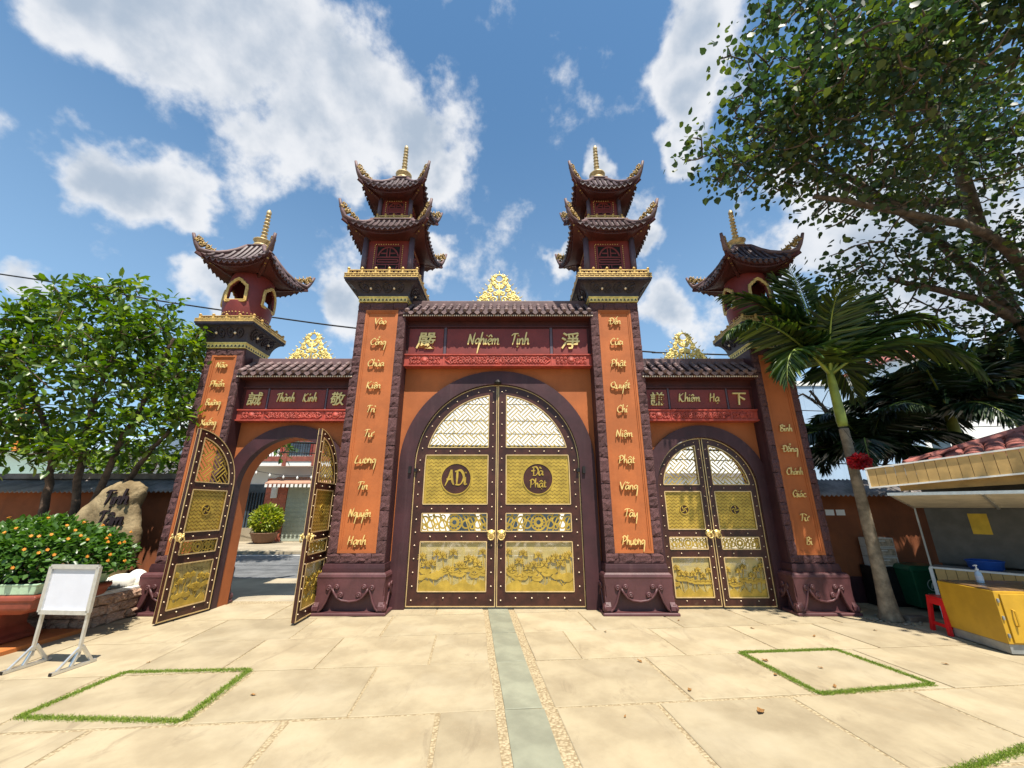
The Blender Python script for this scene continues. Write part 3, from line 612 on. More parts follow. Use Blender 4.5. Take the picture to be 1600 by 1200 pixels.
LW = [['Vào','Cổng','Chùa','Kiên','Trì','Tư','Lương','Tín','Nguyện','Hạnh'], ['Đến','Cửa','Phật','Quyết','Chí','Niệm','Phật','Vãng','Tây','Phương']]
CY = .26; MX = 2.26; OX = 5.14; OY = .16
zs_main = [5.01, 4.58, 4.15, 3.72, 3.27, 2.83, 2.37, 1.93, 1.49, 1.06]
for sgn, wd in ((-1, LW[0]), (1, LW[1])):
    x = sgn*MX; c = (x, CY)
    pillar(x, CY, .47, 5.44, wd, .31, .155, zs_main, .071, 'tall pillar, orange panel of gilt words framed by purple chiselled stones')
    bracket(c, 5.55, 5.84, .49, .72, gate)
    rl = railing(c, 5.84, .72, .21, 6, gate)
    # lower storey
    def storey(z0, z1, hb, name):
        st = MB().sq([(hb-.03, z0), (hb-.03, z1)], (x, CY, 0)).build(name, RED, gate)
        cl = MB()
        for a in (-1, 1):
            for b in (-1, 1):
                MB().lathe([(.05*hb/.5+.01, z0), (.048*hb/.5+.01, z1)], (x+a*hb, CY+b*hb, 0), 14).build('column', COLM, st, smooth=True)
        for sd_ in range(4):
            M_ = Matrix.Translation((x, CY, 0)) @ Matrix.Rotation(sd_*pi/2, 4, 'Z'); f = lambda a, b, d: tuple(M_ @ Vector((a, d, b)))
            w = hb*.52; za = z0+.02; zb = z1-(z1-z0)*.2; zm = (za+zb)/2; hh = (zb-za)/2; y = -(hb-.03)
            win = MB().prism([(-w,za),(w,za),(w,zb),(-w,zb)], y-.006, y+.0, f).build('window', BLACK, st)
            fr = MB()
            for a, b in (((-w,za),(-w,zb)),((w,za),(w,zb)),((-w,zb),(w,zb)),((-w,za),(w,za))):
                fr.ribbon([a, b], .028, y-.02, y-.004, f)
            R = min(w, hh)*.98; sx = w*.9/R; sz = hh*.9/R
            for a0, a1 in ((.12,.88),(1.12,1.88)):
                fr.ribbon([(R*sx*cos(pi*(a0+(a1-a0)*i/10)), zm+R*sz*sin(pi*(a0+(a1-a0)*i/10))) for i in range(11)], .03, y-.018, y-.005, f)
            for (xa, xb, zz) in ((-w*.98,w*.98,.24),(-w*.85,w*.85,.08),(-w*.85,w*.85,-.08),(-w*.98,w*.98,-.24),(-w*.6,-w*.12,.5),(w*.12,w*.6,.5),(-w*.6,-w*.12,-.5),(w*.12,w*.6,-.5)):
                fr.ribbon([(xa, zm+zz*hh), (xb, zm+zz*hh)], .024, y-.017, y-.005, f)
            for xx in (-w*.12, w*.12):
                fr.ribbon([(xx, zm+.26*hh), (xx, zm+.85*hh)], .02, y-.016, y-.005, f); fr.ribbon([(xx, zm-.26*hh), (xx, zm-.85*hh)], .02, y-.016, y-.005, f)
            for xx in (-w*.85, w*.85): fr.ribbon([(xx, zm-.08*hh), (xx, zm+.08*hh)], .02, y-.0165, y-.005, f)
            fr.build('window_fret', DRED if False else RED, win)
            bd = MB()
            nb = int((zb-za)/.045)
            for i in range(nb+1):
                for xx in (-w-.04, w+.04): q = f(xx, za+(zb-za)*i/nb, y-.012); bd.lathe([(.003,-.011),(.011,0),(.003,.011)], q, 6)
            for i in range(int(2*w/.05)+1): q = f(-w-.02+i*.05, zb+.035, y-.012); bd.lathe([(.003,-.011),(.011,0),(.003,.011)], q, 6)
            bd.build('bead_moulding', GOLDL, win, kind='stuff')
        return st
    storey(6.0, 6.92, .47, 'lower_storey')
    SOFF[0] = .45
    tower_roof(c, 6.93, .775, 7.36, .42, .20, 7.50, label='lower curved pagoda roof with upturned dragon corners', bot=6.86)
    MB().sq([(.43,7.30),(.43,7.40),(.46,7.40),(.46,7.43)], (x, CY, 0)).build('upper_platform', RIDGE, gate)
    railing(c, 7.42, .41, .16, 5, gate)
    storey(7.5, 8.06, .33, 'upper_storey')
    SOFF[0] = .31
    r2 = tower_roof(c, 8.06, .645, 8.72, .15, .19, 8.60, label='upper curved pagoda roof carrying the gilt spire', bot=8.0)
    finial(c, 8.80, 9.90, .062, r2)

# outer pillars with drum towers
OW = [['Não','Phiền','Buông','Xuống','Thân','Tâm'], ['Trí','Tuệ','Bình','Đẳng','Chánh','Giác','Từ','Bi']]
def cusp(n=9):
    h = [(0,1.0),(.12,.93),(.30,.86),(.36,.74),(.55,.68),(.62,.55),(.80,.48),(.86,.2),(.88,-.3),(.9,-.72),(.82,-.8)]
    return [(a, b) for a, b in h]+[(-a, b) for a, b in h[:0:-1]]
def inside(p, poly):
    x, y = p; r = False; n = len(poly)
    for i in range(n):
        (x0, y0), (x1, y1) = poly[i], poly[(i+1) % n]
        if (y0 > y) != (y1 > y) and x < (x1-x0)*(y-y0)/(y1-y0)+x0: r = not r
    return r
for sgn, wd, zz in ((-1, ['Não','Phiền','Buông','Xuống'], [4.12, 3.75, 3.40, 3.03]), (1, ['Bình','Đẳng','Chánh','Giác','Từ','Bi'], [2.92, 2.56, 2.17, 1.80, 1.42, 1.05])):
    x = sgn*OX; c = (x, OY)
    pillar(x, OY, .36, 4.47, wd, .2, .125, zz, .06, 'outer pillar, narrow orange panel with gilt words and stone border')
    bracket(c, 4.58, 4.93, .38, .56, gate)
    railing(c, 4.93, .56, .15, 5, gate)
    # barrel drum with four cusped openings
    MB().lathe([(.365,4.95),(.365,5.10)], (x, OY, 0), 32).build('drum_foot', DRED, gate)
    zb, zt_ = 5.06, 6.12; NA, NZ = 160, 56
    def rad(z): k = (z-zb)/(zt_-zb); return .365+.075*sin(pi*min(1, max(0, k*.93+.05)))
    op = [(a*.205, 5.66+b*.25) for a, b in cusp()]
    mb = MB()
    for j in range(NZ+1):
        for i in range(NA): a = 2*pi*i/NA; z = zb+(zt_-zb)*j/NZ; mb.v.append((x+rad(z)*cos(a), OY+rad(z)*sin(a), z))
    for j in range(NZ):
        for i in range(NA):
            a = 2*pi*(i+.5)/NA; z = zb+(zt_-zb)*(j+.5)/NZ; da = ((a-pi/4*0) % (pi/2)); da = da-pi/2 if da > pi/4 else da
            if inside((da*rad(z), z), op): continue
            mb.f.append((j*NA+i, j*NA+(i+1) % NA, (j+1)*NA+(i+1) % NA, (j+1)*NA+i))
    dr = mb.build('drum', RED, gate, smooth=True, label='barrel shaped red drum with gilt cusped openings', fix=False)
    sm = dr.modifiers.new('shell', 'SOLIDIFY'); sm.thickness = .05; sm.offset = -1
    MB().lathe([(.30,5.10),(.30,5.102)], (x, OY, 0), 20).build('drum_floor', BLACK, dr)
    for k in range(4):
        a0 = k*pi/2-pi/2
        fm = MB(); bigo = [(p_*1.13, 5.66+(q_-5.66)*1.13) for p_, q_ in op]
        def f(s, z, off): th = a0+s/rad(z); return (x+(rad(z)+off)*cos(th), OY+(rad(z)+off)*sin(th), z)
        for rr, off, pl in ((.018,.01,op),(.02,.016,bigo)):
            P = [f(s, z, off) for s, z in pl]; fm.tube(P+[P[0]], rr, 6, caps=False)
        fm.build('window_frame', GOLD, dr, smooth=True)
    sb = MB()
    for i in range(40):
        a = 2*pi*i/40; sb.lathe([(.003,-.014),(.015,0),(.003,.014)], (x+.405*cos(a), OY+.405*sin(a), 5.21), 6)
    sb.build('stud_ring', GOLDL, dr, kind='stuff')
    SOFF[0] = .33
    r3 = tower_roof(c, 6.17, .66, 6.82, .18, .20, 6.70, label='curved roof of the drum tower with gilt dragon corners', bot=6.10)
    finial(c, 6.90, 7.94, .062, r3)

# ---------------------------------------------------------------- walls, signs and roofs between the pillars
def arch_wall(cx, hw, R, sp, band, ztop, yw, ya, label):
    # orange wall with an arched opening
    xs = sorted(set([-hw, hw]+[R*cos(pi*i/40) for i in range(41)])); mb = MB()
    zo = lambda x: sp+sqrt(max(0, R*R-x*x)) if abs(x) <= R+1e-6 else -.02
    Y0, Y1 = yw, .5
    for a, b in zip(xs[:-1], xs[1:]):
        za, zb = (zo(a), zo(b)) if (a >= -R-1e-6 and b <= R+1e-6) else (-.02, -.02)
        mb.add([(cx+a,Y0,za),(cx+b,Y0,zb),(cx+b,Y0,ztop),(cx+a,Y0,ztop),(cx+a,Y1,za),(cx+b,Y1,zb),(cx+b,Y1,ztop),(cx+a,Y1,ztop)], [(0,1,2,3),(7,6,5,4),(0,4,5,1)])
    for m_ in (-1, 1): mb.add([(cx+m_*R,Y0,-.02),(cx+m_*R,Y1,-.02),(cx+m_*R,Y1,sp),(cx+m_*R,Y0,sp)], [(0,1,2,3)])
    mb.box(cx-hw, cx+hw, Y0+.02, Y1-.02, ztop-.001, ztop+.9)
    wl = mb.build('arch_wall', ORANGE, gate, label=label, fix=False)
    R2 = R+band; n = 48; mb = MB(); P = [(R, -.0)]+[(R*cos(pi*i/n), sp+R*sin(pi*i/n)) for i in range(n+1)]+[(-R, -.0)]
    Q = [(R2, -.0)]+[(R2*cos(pi*i/n), sp+R2*sin(pi*i/n)) for i in range(n+1)]+[(-R2, -.0)]; k = len(P); e = .012
    for i in range(k): mb.v += [(cx+P[i][0]*(1-e/R), ya, P[i][1]), (cx+Q[i][0], ya, Q[i][1]), (cx+Q[i][0], yw+.03, Q[i][1]), (cx+P[i][0]*(1-e/R), yw+.09, P[i][1])]
    for i in range(k-1):
        a = 4*i; b = a+4; mb.f += [(a, b, b+1, a+1), (a+1, b+1, b+2, a+2), (a+3, b+3, b, a)]
    mb.build('arch_band', PURPLE, wl, smooth=False)
    return wl
def scrollwork(mb, x0, x1, z0, z1, y, kind, seed):
    r = random.Random(seed); f = lambda a, b: (a, y, b); h = z1-z0; zm = (z0+z1)/2
    if kind == 'long':
        n = int((x1-x0)/h*1.5); cx = (x0+x1)/2
        for m_ in (-1, 1):
            mb.tube([f(cx+m_*((x1-x0)/2), zm), f(cx+m_*((x1-x0)/2-h*.55), z1-.012), f(cx+m_*((x1-x0)/2-h*.9), zm+.02)], .013, 5)
            mb.tube([f(cx+m_*((x1-x0)/2), zm), f(cx+m_*((x1-x0)/2-h*.55), z0+.012), f(cx+m_*((x1-x0)/2-h*.9), zm-.02)], .013, 5)
            for i in range(n):
                t = (i+.5)/n; xx = cx+m_*t*((x1-x0)/2-h*.5); zz = zm+h*.16*(1 if i % 2 else -1)
                mb.tube([f(a, b) for a, b in spiral(xx, zz, h*.24, 1.3, r.uniform(0,6), 1 if i % 2 else -1, .15, 14)], .014, 5)
                mb.tube([f(xx-h*.2, zz), f(xx, z1-.02 if i % 2 == 0 else z0+.02), f(xx+h*.25, zm)], .012, 5)
    else:
        cx = (x0+x1)/2; w = (x1-x0)/2
        for i in range(8):
            a = pi*i/8; mb.tube([f(cx-cos(a)*h*.34, zm-sin(a)*h*.34), f(cx+cos(a)*h*.34, zm+sin(a)*h*.34)], .013, 5)
        mb.tube([f(a, b) for a, b in spiral(cx, zm, h*.36, 1.0, 0, 1, 1.0, 18)], .013, 5)
        for m_ in (-1, 1):
            k = max(1, int((w-h*.4)/(h*.42)))
            for i in range(k):
                xx = cx+m_*(h*.62+i*h*.42)
                if abs(xx-cx) > w-h*.2: continue
                for q in (-1, 1): mb.tube([f(a, b) for a, b in spiral(xx, zm+q*h*.2, h*.19, 1.3, r.uniform(0,6), q*m_, .15, 12)], .013, 5)
def tile_mesh():
    L, r0, r1, n = 1.0, .5, .42, 8; vs = []; fs = []
    for k in range(n+1):
        a = pi*k/n
        vs += [(cos(a)*r0, 0, sin(a)*r0), (cos(a)*r1, L, sin(a)*r1), (cos(a)*r0*.78, 0, sin(a)*r0*.78)]
    for k in range(n): a = 3*k; b = a+3; fs += [(a, a+1, b+1, b), (a, b, b+2, a+2)]
    return MB().add(vs, fs).mesh('tile', TILE, smooth=True)
def cap_mesh():
    vs = [(cos(2*pi*k/12)*.5, -.001, sin(2*pi*k/12)*.5) for k in range(12)]+[(cos(2*pi*k/12)*.34, -.10, sin(2*pi*k/12)*.34) for k in range(12)]
    return MB().add(vs, [(k, (k+1) % 12, 12+(k+1) % 12, 12+k) for k in range(12)]+[tuple(range(12,24))]).mesh('tile_end', TILE)
def drip_mesh():
    o = [(-.5,0),(.5,0),(.42,-.35),(.2,-.75),(0,-1),(-.2,-.75),(-.42,-.35)]
    return MB().prism(o, -.06, .06).mesh('drip_tile', TILE)
TM, CM_, DM = tile_mesh(), cap_mesh(), drip_mesh()
def wall_roof(cx, hw, ze, zr, ye, yr, n, label):
    # slab under the tiles, ridge, soffit with dentils
    rf = MB().add([(cx-hw,ye,ze),(cx+hw,ye,ze),(cx+hw,yr,zr),(cx-hw,yr,zr),(cx-hw,ye,ze-.03),(cx+hw,ye,ze-.03),(cx+hw,.52+.3,ze-.03),(cx-hw,.52+.3,ze-.03),(cx+hw,.52+.3,ze),(cx-hw,.52+.3,ze),(cx+hw,yr+.14,zr),(cx-hw,yr+.14,zr)],
        [(0,1,2,3),(4,5,1,0),(7,6,5,4),(3,2,10,11),(11,10,8,9),(9,8,6,7)]).build('wall_roof', TILE2, gate, label=label)
    MB().box(cx-hw, cx+hw, yr-.05, yr+.2, zr-.05, zr+.11).build('ridge', RIDGE, rf, bevel=.015)
    d = Vector((0, yr-ye, zr-ze)); L = d.length; ang = math.atan2(zr-ze, yr-ye); w = 2*hw/n; rows = 3
    for i in range(n):
        x = cx-hw+(i+.5)*w
        for j in range(rows):
            t = j/rows; link('tile', TM, rf, loc=(x, ye-.03+(yr-ye)*t, ze+.012+(zr-ze)*t+.014*(1 if j == 0 else 1)), scale=(w*.56, L/rows*1.12, w*.50), rot=(ang-.06, 0, 0))
        link('tile_end', CM_, rf, loc=(x, ye-.032, ze+.026), scale=(w*.56, .14, w*.5), rot=(ang-.06, 0, 0))
        if i < n-1: link('drip_tile', DM, rf, loc=(x+w/2, ye-.02, ze+.012), scale=(w*.86, .14, .075))
    # soffit and dentil rows
    MB().box(cx-hw, cx+hw, ye+.03, .14, ze-.085, ze-.032).build('soffit', DRED, rf)
    de = MB(); m = int(2*hw/.042)
    for i in range(m):
        x = cx-hw+(i+.5)*2*hw/m; de.box(x-.012, x+.012, ye+.012, ye+.029, ze-.075, ze-.05)
    de.build('dentils', STUD, rf, kind='stuff')
    return rf
def sign(cx, hw, z0, zc, zs, zt, cuts, words, cj, unit, csize, maxw, seed):
    # z0..zc carved frieze, zc..zs lettered boards, zs..zt dark lintel
    sg = MB().box(cx-hw, cx+hw, .012, .2, zc, zt).build('sign_beam', DRED, gate, label='dark red lintel carrying the lettered boards')
    MB().box(cx-hw, cx+hw, -.02, .011, zs+.02, zs+.05).build('lintel_fillet', DRED, sg)
    for i, (a, b) in enumerate(cuts):
        bd = MB().box(cx+a, cx+b, -.006, .0115, zc+.03, zs-.01).build('sign_board', RED, sg)
        if i == 1:
            ws_ = words.split(); L = [word_strokes(q)[1] for q in ws_]; tot = sum(L)+2.2; k = min(unit, maxw/tot); x_ = -tot*k/2
            for q, l in zip(ws_, L): lettering(MB(), q, cx+x_+l*k/2, (zc+zs)/2+.015, unit, l*k, -.036, -.012).build('lettering', GOLDL, sg); x_ += (l+2.2)*k
        else: cjk(cj[0 if i == 0 else 1], cx+(a+b)/2, (zc+zs)/2+.01, csize, -.036, -.012).build('character', GOLDL, sg, fix=False)
    for (a, b) in ((cuts[0][1], cuts[1][0]), (cuts[1][1], cuts[2][0])):
        MB().box(cx+a+.012, cx+b-.012, -.012, .0118, zc+.002, zs+.015).build('mullion', COLM, sg)
    fz = MB().box(cx-hw, cx+hw, -.035, .11, z0+.02, zc-.02).build('frieze', REDC, gate, label='red carved frieze of scrolls')
    ed = MB(); ed.box(cx-hw, cx+hw, -.065, .111, zc-.021, zc+.003); ed.box(cx-hw, cx+hw, -.065, .111, z0-.003, z0+.021); ed.build('frieze_edge', REDC, fz)
    cv = MB()
    for i, (a, b) in enumerate(cuts): scrollwork(cv, cx+(max(a, -hw+.05) if i == 0 else a), cx+b, z0+.03, zc-.03, -.042, 'long' if i == 1 else 'x', seed+i)
    cv.build('frieze_carving', REDC, fz, smooth=True, kind='stuff')
    MB().box(cx+cuts[0][1]+.02, cx+cuts[1][0]-.02, -.05, -.034, z0+.02, zc-.02).build('frieze_divider', REDC, fz); MB().box(cx+cuts[1][1]+.02, cx+cuts[2][0]-.02, -.05, -.034, z0+.02, zc-.02).build('frieze_divider', REDC, fz)

arch_wall(0, 1.86, 1.5, 2.34, .26, 4.3, .13, .07, 'orange wall with the tall central arch')
sign(0, 1.84, 4.16, 4.40, 4.96, 5.2, ((-1.74,-1.07),(-1.0,1.0),(1.07,1.74)), 'Nghiêm Tịnh', '嚴淨', .125, .37, 1.2, 3)
wall_roof(0, 1.84, 5.20, 5.52, -.235, .14, 23, 'central tiled roof above the sign')
SX = 3.74
for m_, w_, cj_, sl in ((-1, 'Thành Kính', '誠敬', 'left'), (1, 'Khiêm Hạ', '謙下', 'right')):
    arch_wall(m_*SX, 1.08, .9, 1.92, .22, 3.2, .13, .07, 'orange wall with a smaller side arch')
    sign(m_*SX, 1.07, 3.10, 3.31, 3.71, 3.95, ((-.97,-.57),(-.52,.52),(.57,.97)), w_, cj_, .085, .27, .76, 11+m_)
    wall_roof(m_*SX, 1.07, 3.96, 4.26, -.235, .14, 13, 'side tiled roof above the smaller sign')

# gilded openwork crests
def crest(cx, z, w, h):
    mb = MB(); y = .26; f = lambda a, b: (cx+a*w, y, z+b*h)
    for m_ in (-1, 1):
        for (x, zz, r, a0, d, tn) in ((.10,.12,.09,0,1,1.3),(.24,.10,.085,2,-1,1.4),(.40,.05,.06,1,1,1.3),(.34,.18,.065,3,1,1.4),(.20,.27,.07,0,-1,1.4),(.07,.32,.065,2,1,1.4),(.27,.33,.05,4,1,1.3),(.16,.42,.06,1,-1,1.4),(.05,.50,.055,0,1,1.4),(.19,.52,.045,2,1,1.4),(.11,.60,.05,4,-1,1.4),(.13,.72,.045,0,1,1.4),(.09,.83,.035,3,1,1.3),(.48,.02,.03,3,1,1.2),(.30,.245,.04,3,1,1.2)):
            mb.tube([f(m_*(a), b) for a, b in [(x+(p_-x)*.85, zz+(q_-zz)*1.15) for p_, q_ in spiral(x, zz, r, tn, a0, d, .15, 14)]], .017*w+.006, 6)
        mb.tube([f(m_*a, b) for a, b in ((.49,.0),(.42,.10),(.34,.22),(.25,.36),(.20,.50),(.16,.66),(.12,.80))], .012, 6)
        mb.tube([f(m_*a, b) for a, b in ((.33,0),(.33,.13),(.22,.13),(.22,0))], .014, 6)
        for q in range(7): t = q/6; xx = .47-.34*t; zz = .06+.74*t; mb.tube([f(m_*xx, zz), f(m_*(xx+.045), zz+.06)], [.014,.003], 5)
    mb.tube([f(0, b) for b in (0,.3,.62)], .022, 6)
    mb.tube([f(.085*cos(2*pi*i/20), .76+.085*sin(2*pi*i/20)*w/h) for i in range(21)], .02, 6)
    for i in range(7): a = pi*i/6; mb.tube([f(.10*cos(a), .76+.11*sin(a)), f(.15*cos(a), .76+.19*sin(a))], [.014,.003], 5)
    mb.tube([f(0,.9), f(0,1.0)], [.014,.003], 5)
    mb.box(cx-w*.52, cx+w*.52, y-.03, y+.03, z-.02, z+.012)
    mb.build('gilded_crest', PEDI, gate, smooth=True, label='pale gilt openwork crest on the ridge')
crest(0, 5.64, 1.08, .80); crest(-SX-.02, 4.38, .98, .68); crest(SX, 4.38, .98, .68)

# ---------------------------------------------------------------- doors
def clip_seg(p0, p1, ok, n=40):
    run = None; out = []
    for i in range(n+1):
        t = i/n; q = (p0[0]+(p1[0]-p0[0])*t, p0[1]+(p1[1]-p0[1])*t)
        if ok(q):
            if run is None: run = [q, q]
            run[1] = q
        else:
            if run and run[0] != run[1]: out.append(run)
            run = None
    if run and run[0] != run[1]: out.append(run)
    return out
def flower(mb, x, z, r, y0, y1, f, g=None):
    for i in range(9):
        a = pi*(-.12+1.24*i/8); L = r*(1 if i % 2 == 0 else .86); ca, sa = cos(a), sin(a); b = (-sa, ca)
        mb.prism([(x, z), (x+ca*L*.5-b[0]*r*.17, z+sa*L*.5-b[1]*r*.17), (x+ca*L, z+sa*L), (x+ca*L*.5+b[0]*r*.17, z+sa*L*.5+b[1]*r*.17)], y0-.0003*i, y1, f)
    if g is not None:
        for a in (.25,.5,.75): g.ribbon([(x, z), (x+cos(pi*a)*r*.55, z+sin(pi*a)*r*.6)], .006, y0-.006, y0-.003, f)
def leaf(cx, sgn, W, R, sp, zr, cst, ost, medal, rot, big, yd, label):
    """one arched door leaf; u runs from the meeting edge (0) to the hinge (W)"""
    hinge = (cx+sgn*W, yd, 0)
    X = lambda u: sgn*(u-W)
    f = lambda u, z, d: (X(u), d, z)
    g = .008; T = .045; zb = .03
    # frame: outer stile with arch, meeting stile, rails
    n = 26
    oc = [(W-g, zb), (W-g, sp)]+[((W-g)*cos(pi/2*i/n), sp+(R-g)*sin(pi/2*i/n)) for i in range(1, n)]+[(g+.0, sp+R-g)]
    ic = [(W-ost, zb), (W-ost, sp)]+[((W-ost)*cos(pi/2*i/n), sp+(R-ost)*sin(pi/2*i/n)) for i in range(1, n)]+[(g, sp+R-ost)]
    fr = MB(); k = len(oc)
    for i in range(k): fr.v += [f(*oc[i], -T/2), f(*ic[i], -T/2), f(*ic[i], T/2), f(*oc[i], T/2)]
    for i in range(k-1):
        a = 4*i; b = a+4; fr.f += [(a, b, b+1, a+1), (a+1, b+1, b+2, a+2), (a+2, b+2, b+3, a+3), (a+3, b+3, b, a)]
    fr.f += [(0,1,2,3), (4*k-4,4*k-1,4*k-2,4*k-3)]
    zin = lambda u, o=0: sp+sqrt(max(0, (R-ost-o)**2*(1-(u/(W-ost-o))**2))) if u < W-ost-o else sp
    fr.prism([(g,zb),(cst,zb),(cst,zin(cst)+.03),(g,sp+R-ost+.02)], -T/2-.003, T/2+.003, f)
    uo = lambda z: (W-ost) if z <= sp else (W-ost)*sqrt(max(0, 1-((z-sp)/(R-ost))**2))
    rails = [(zb, zr[0])]+[(zr[1], zr[2]), (zr[3], zr[4]), (zr[5], zr[6])]
    for a, b in rails: fr.prism([(cst-.01,a),(min(uo(a), W-ost)+.015,a),(min(uo(b), W-ost)+.015,b),(cst-.01,b)], -T/2+.002, T/2-.002, f)
    door = fr.build('door', DOORW, gate, loc=hinge, label=label); door.rotation_euler = (0, 0, rot)
    # brass edging
    tr = MB()
    for y0, y1 in ((-T/2-.008, -T/2+.001), (T/2-.001, T/2+.008)):
        tr.ribbon([(a-.006 if i < 2 else a*.995, b) for i, (a, b) in enumerate(oc)], .013, y0, y1, f)
        tr.ribbon([(g+.008, zb+.01), (g+.008, sp+R-.02)], .013, y0-.002, y1+.002, f); tr.ribbon([(g, zb+.008), (W-g, zb+.008)], .013, y0-.001, y1+.001, f)
        for (a, b) in ((zr[0], zr[1]), (zr[2], zr[3]), (zr[4], zr[5])):
            L = [(cst, a), (min(uo(a), W-ost), a), (min(uo(b), W-ost), b), (cst, b)]
            m = 6; side = [(min(uo(a+(b-a)*i/m), W-ost), a+(b-a)*i/m) for i in range(m+1)]
            tr.ribbon([(cst, a), side[0]], .016, y0-.0012, y1+.0012, f); tr.ribbon(side, .016, y0, y1, f); tr.ribbon([side[-1], (cst, b)], .016, y0-.0012, y1+.0012, f); tr.ribbon([(cst, b), (cst, a)], .016, y0-.0005, y1+.0005, f)
        a = zr[6]; zt_ = zin(cst)
        arc = [(uo(a+(zt_-a)*i/18), a+(zt_-a)*i/18) for i in range(19)]
        tr.ribbon(arc, .016, y0, y1, f); tr.ribbon([(cst, a), arc[0]], .016, y0-.0012, y1+.0012, f); tr.ribbon([(cst, a), (cst, zt_)], .016, y0-.0005, y1+.0005, f)
    tr.build('brass_edging', TRIM, door)
    # studs
    st = MB(); q = .014 if big else .0115
    def stud(u, z):
        for s in (-1, 1): st.lathe([(.001,-q*.9),(q*.8,-q*.4),(q,0),(q*.8,q*.4),(.001,q*.9)], f(u, z, s*(T/2+.006)), 8)
    step = .21 if big else .165
    z = zb+.1
    while z < sp+R*.93: stud(cst*.5, z); z += step
    z = zb+.1
    while z < sp: stud(W-ost/2, z); z += step
    L = (R-ost/2)*pi/2; m = int(L/step)
    for i in range(m): a = pi/2*(i+.3)/m; stud((W-ost/2)*cos(a), sp+(R-ost/2)*sin(a))
    for a, b in rails:
        ue = min(uo((a+b)/2), W-ost); m = 4 if big else 2
        for i in range(m): stud(cst+(ue-cst)*(i+.6)/(m+.2), (a+b)/2+(.02 if a == zb else 0))
    st.build('stud_rows', STUD, door, kind='stuff', smooth=True)
    # openwork lattice in the arch head
    la = MB(); ok = lambda p_: p_[0] > cst-.005 and p_[1] > zr[6]-.005 and p_[0] < uo(p_[1])+.004
    s = .058 if big else .058; bw = .017 if big else .016; c45 = cos(pi/4); ext = 26
    for i in range(-ext, ext):
        for j in range(-ext, ext):
            if (i+j) % 2 == 0: segs = [((i*3, j*3+q+.5), (i*3+3.5, j*3+q+.5)) for q in range(3)]
            else: segs = [((i*3+q+.5, j*3-.5), (i*3+q+.5, j*3+3)) for q in range(3)]
            for a, b in segs:
                A = tuple((c45*(p_[0]-p_[1])*s+W*.35, c45*(p_[0]+p_[1])*s+sp+R*.4) for p_ in (a, b))
                if all(not (-.25 < q_[0] < W+.25 and zr[6]-.25 < q_[1] < sp+R+.25) for q_ in A): continue
                for r_ in clip_seg(A[0], A[1], ok, 16): la.ribbon(r_, bw, -.006+.002*((i+j) % 2), .006-.002*((i+j) % 2), f)
    la.build('lattice', BRASS, door)
    # chased brass sheet with a round medallion
    a, b = zr[4], zr[5]; m = 6
    sh = MB().prism([(cst-.004,a-.004)]+[(min(uo(a+(b-a)*i/m), W-ost)+.004, a+(b-a)*i/m) for i in range(m+1)]+[(cst-.004,b+.004)], -.006, .006, f).build('brass_sheet', BRASS, door)
    gv = MB(); mc = ((cst+min(uo((a+b)/2), W-ost))/2, (a+b)/2+.01); mr = (.265 if big else .075)*(1 if big else 1)
    per = .082 if big else .075; pitch = .062 if big else .055; z = a+.04
    while z < b-.03:
        u = cst+.02
        ue = min(uo(z), W-ost)-.02
        while u+per*.5 < ue:
            for (du0, dz0, du1, dz1) in ((.06,0,.28,.016),(.28,.016,.5,0),):
                if (u+per*.3-mc[0])**2+(z-mc[1])**2 < (mr+.03)**2: continue
                for y0, y1 in ((-.0085,-.0058),(.0058,.0085)): gv.ribbon([(u+du0*per, z+dz0), (u+du1*per, z+dz1)], .0065, y0, y1, f); gv.ribbon([(u+(du0+.5)*per, z-dz0), (u+(du1+.5)*per, z-dz1)], .0065, y0, y1, f)
            u += per
        z += pitch
    gv.build('chased_pattern', GROOVE, sh, kind='stuff')
    md = MB()
    for y0, y1 in ((-.011,-.0058),(.0058,.011)): md.prism([(mc[0]+mr*cos(2*pi*i/36), mc[1]+mr*sin(2*pi*i/36)) for i in range(36)], y0, y1, f)
    md.build('medallion', DOORW, sh)
    ring = [(mc[0]+(mr+.004)*cos(2*pi*i/36), mc[1]+(mr+.004)*sin(2*pi*i/36)) for i in range(37)]
    mt = MB()
    fm = (lambda x, z, d: (x+X(mc[0]), d, z+mc[1]))
    for y0, y1 in ((-.02,-.0105),(.0105,.02)):
        mt.ribbon(ring, .016, y0, y1, f)
        if big:
            for txt, dz, un, mw in medal: lettering(mt, txt, 0, dz, un, mw, y0, y1, fm, wk=.34, slant=0)
        else:
            for k_ in range(4):
                a_ = k_*pi/2+medal; mt.ribbon([(mc[0]+cos(a_+q_*.25)*mr*.2*q_, mc[1]+sin(a_+q_*.25)*mr*.2*q_) for q_ in range(5)], .018, y0, y1, f)
    mt.build('medallion_relief', BRASS, sh)
    # pierced band
    a, b = zr[2], zr[3]; zm = (a+b)/2; hh = (b-a)/2; pb = MB(); ue = W-ost; uc = (cst+ue)/2; hw = (ue-cst)/2
    ringp = lambda x, z, r, n_=20: [(x+r*cos(2*pi*i/n_), z+r*sin(2*pi*i/n_)) for i in range(n_+1)]
    w_ = .030 if big else .018
    pb.ribbon(ringp(uc, zm, hh*.86), w_, -.006, .006, f); pb.ribbon(ringp(uc, zm, hh*.42), w_*1.6, -.007, .007, f)
    for i in range(12): a_ = 2*pi*i/12; pb.ribbon([(uc+cos(a_)*hh*.3, zm+sin(a_)*hh*.3), (uc+cos(a_)*hh*.85, zm+sin(a_)*hh*.85)], w_*.55, -.0032, .0032, f)
    kx = 4
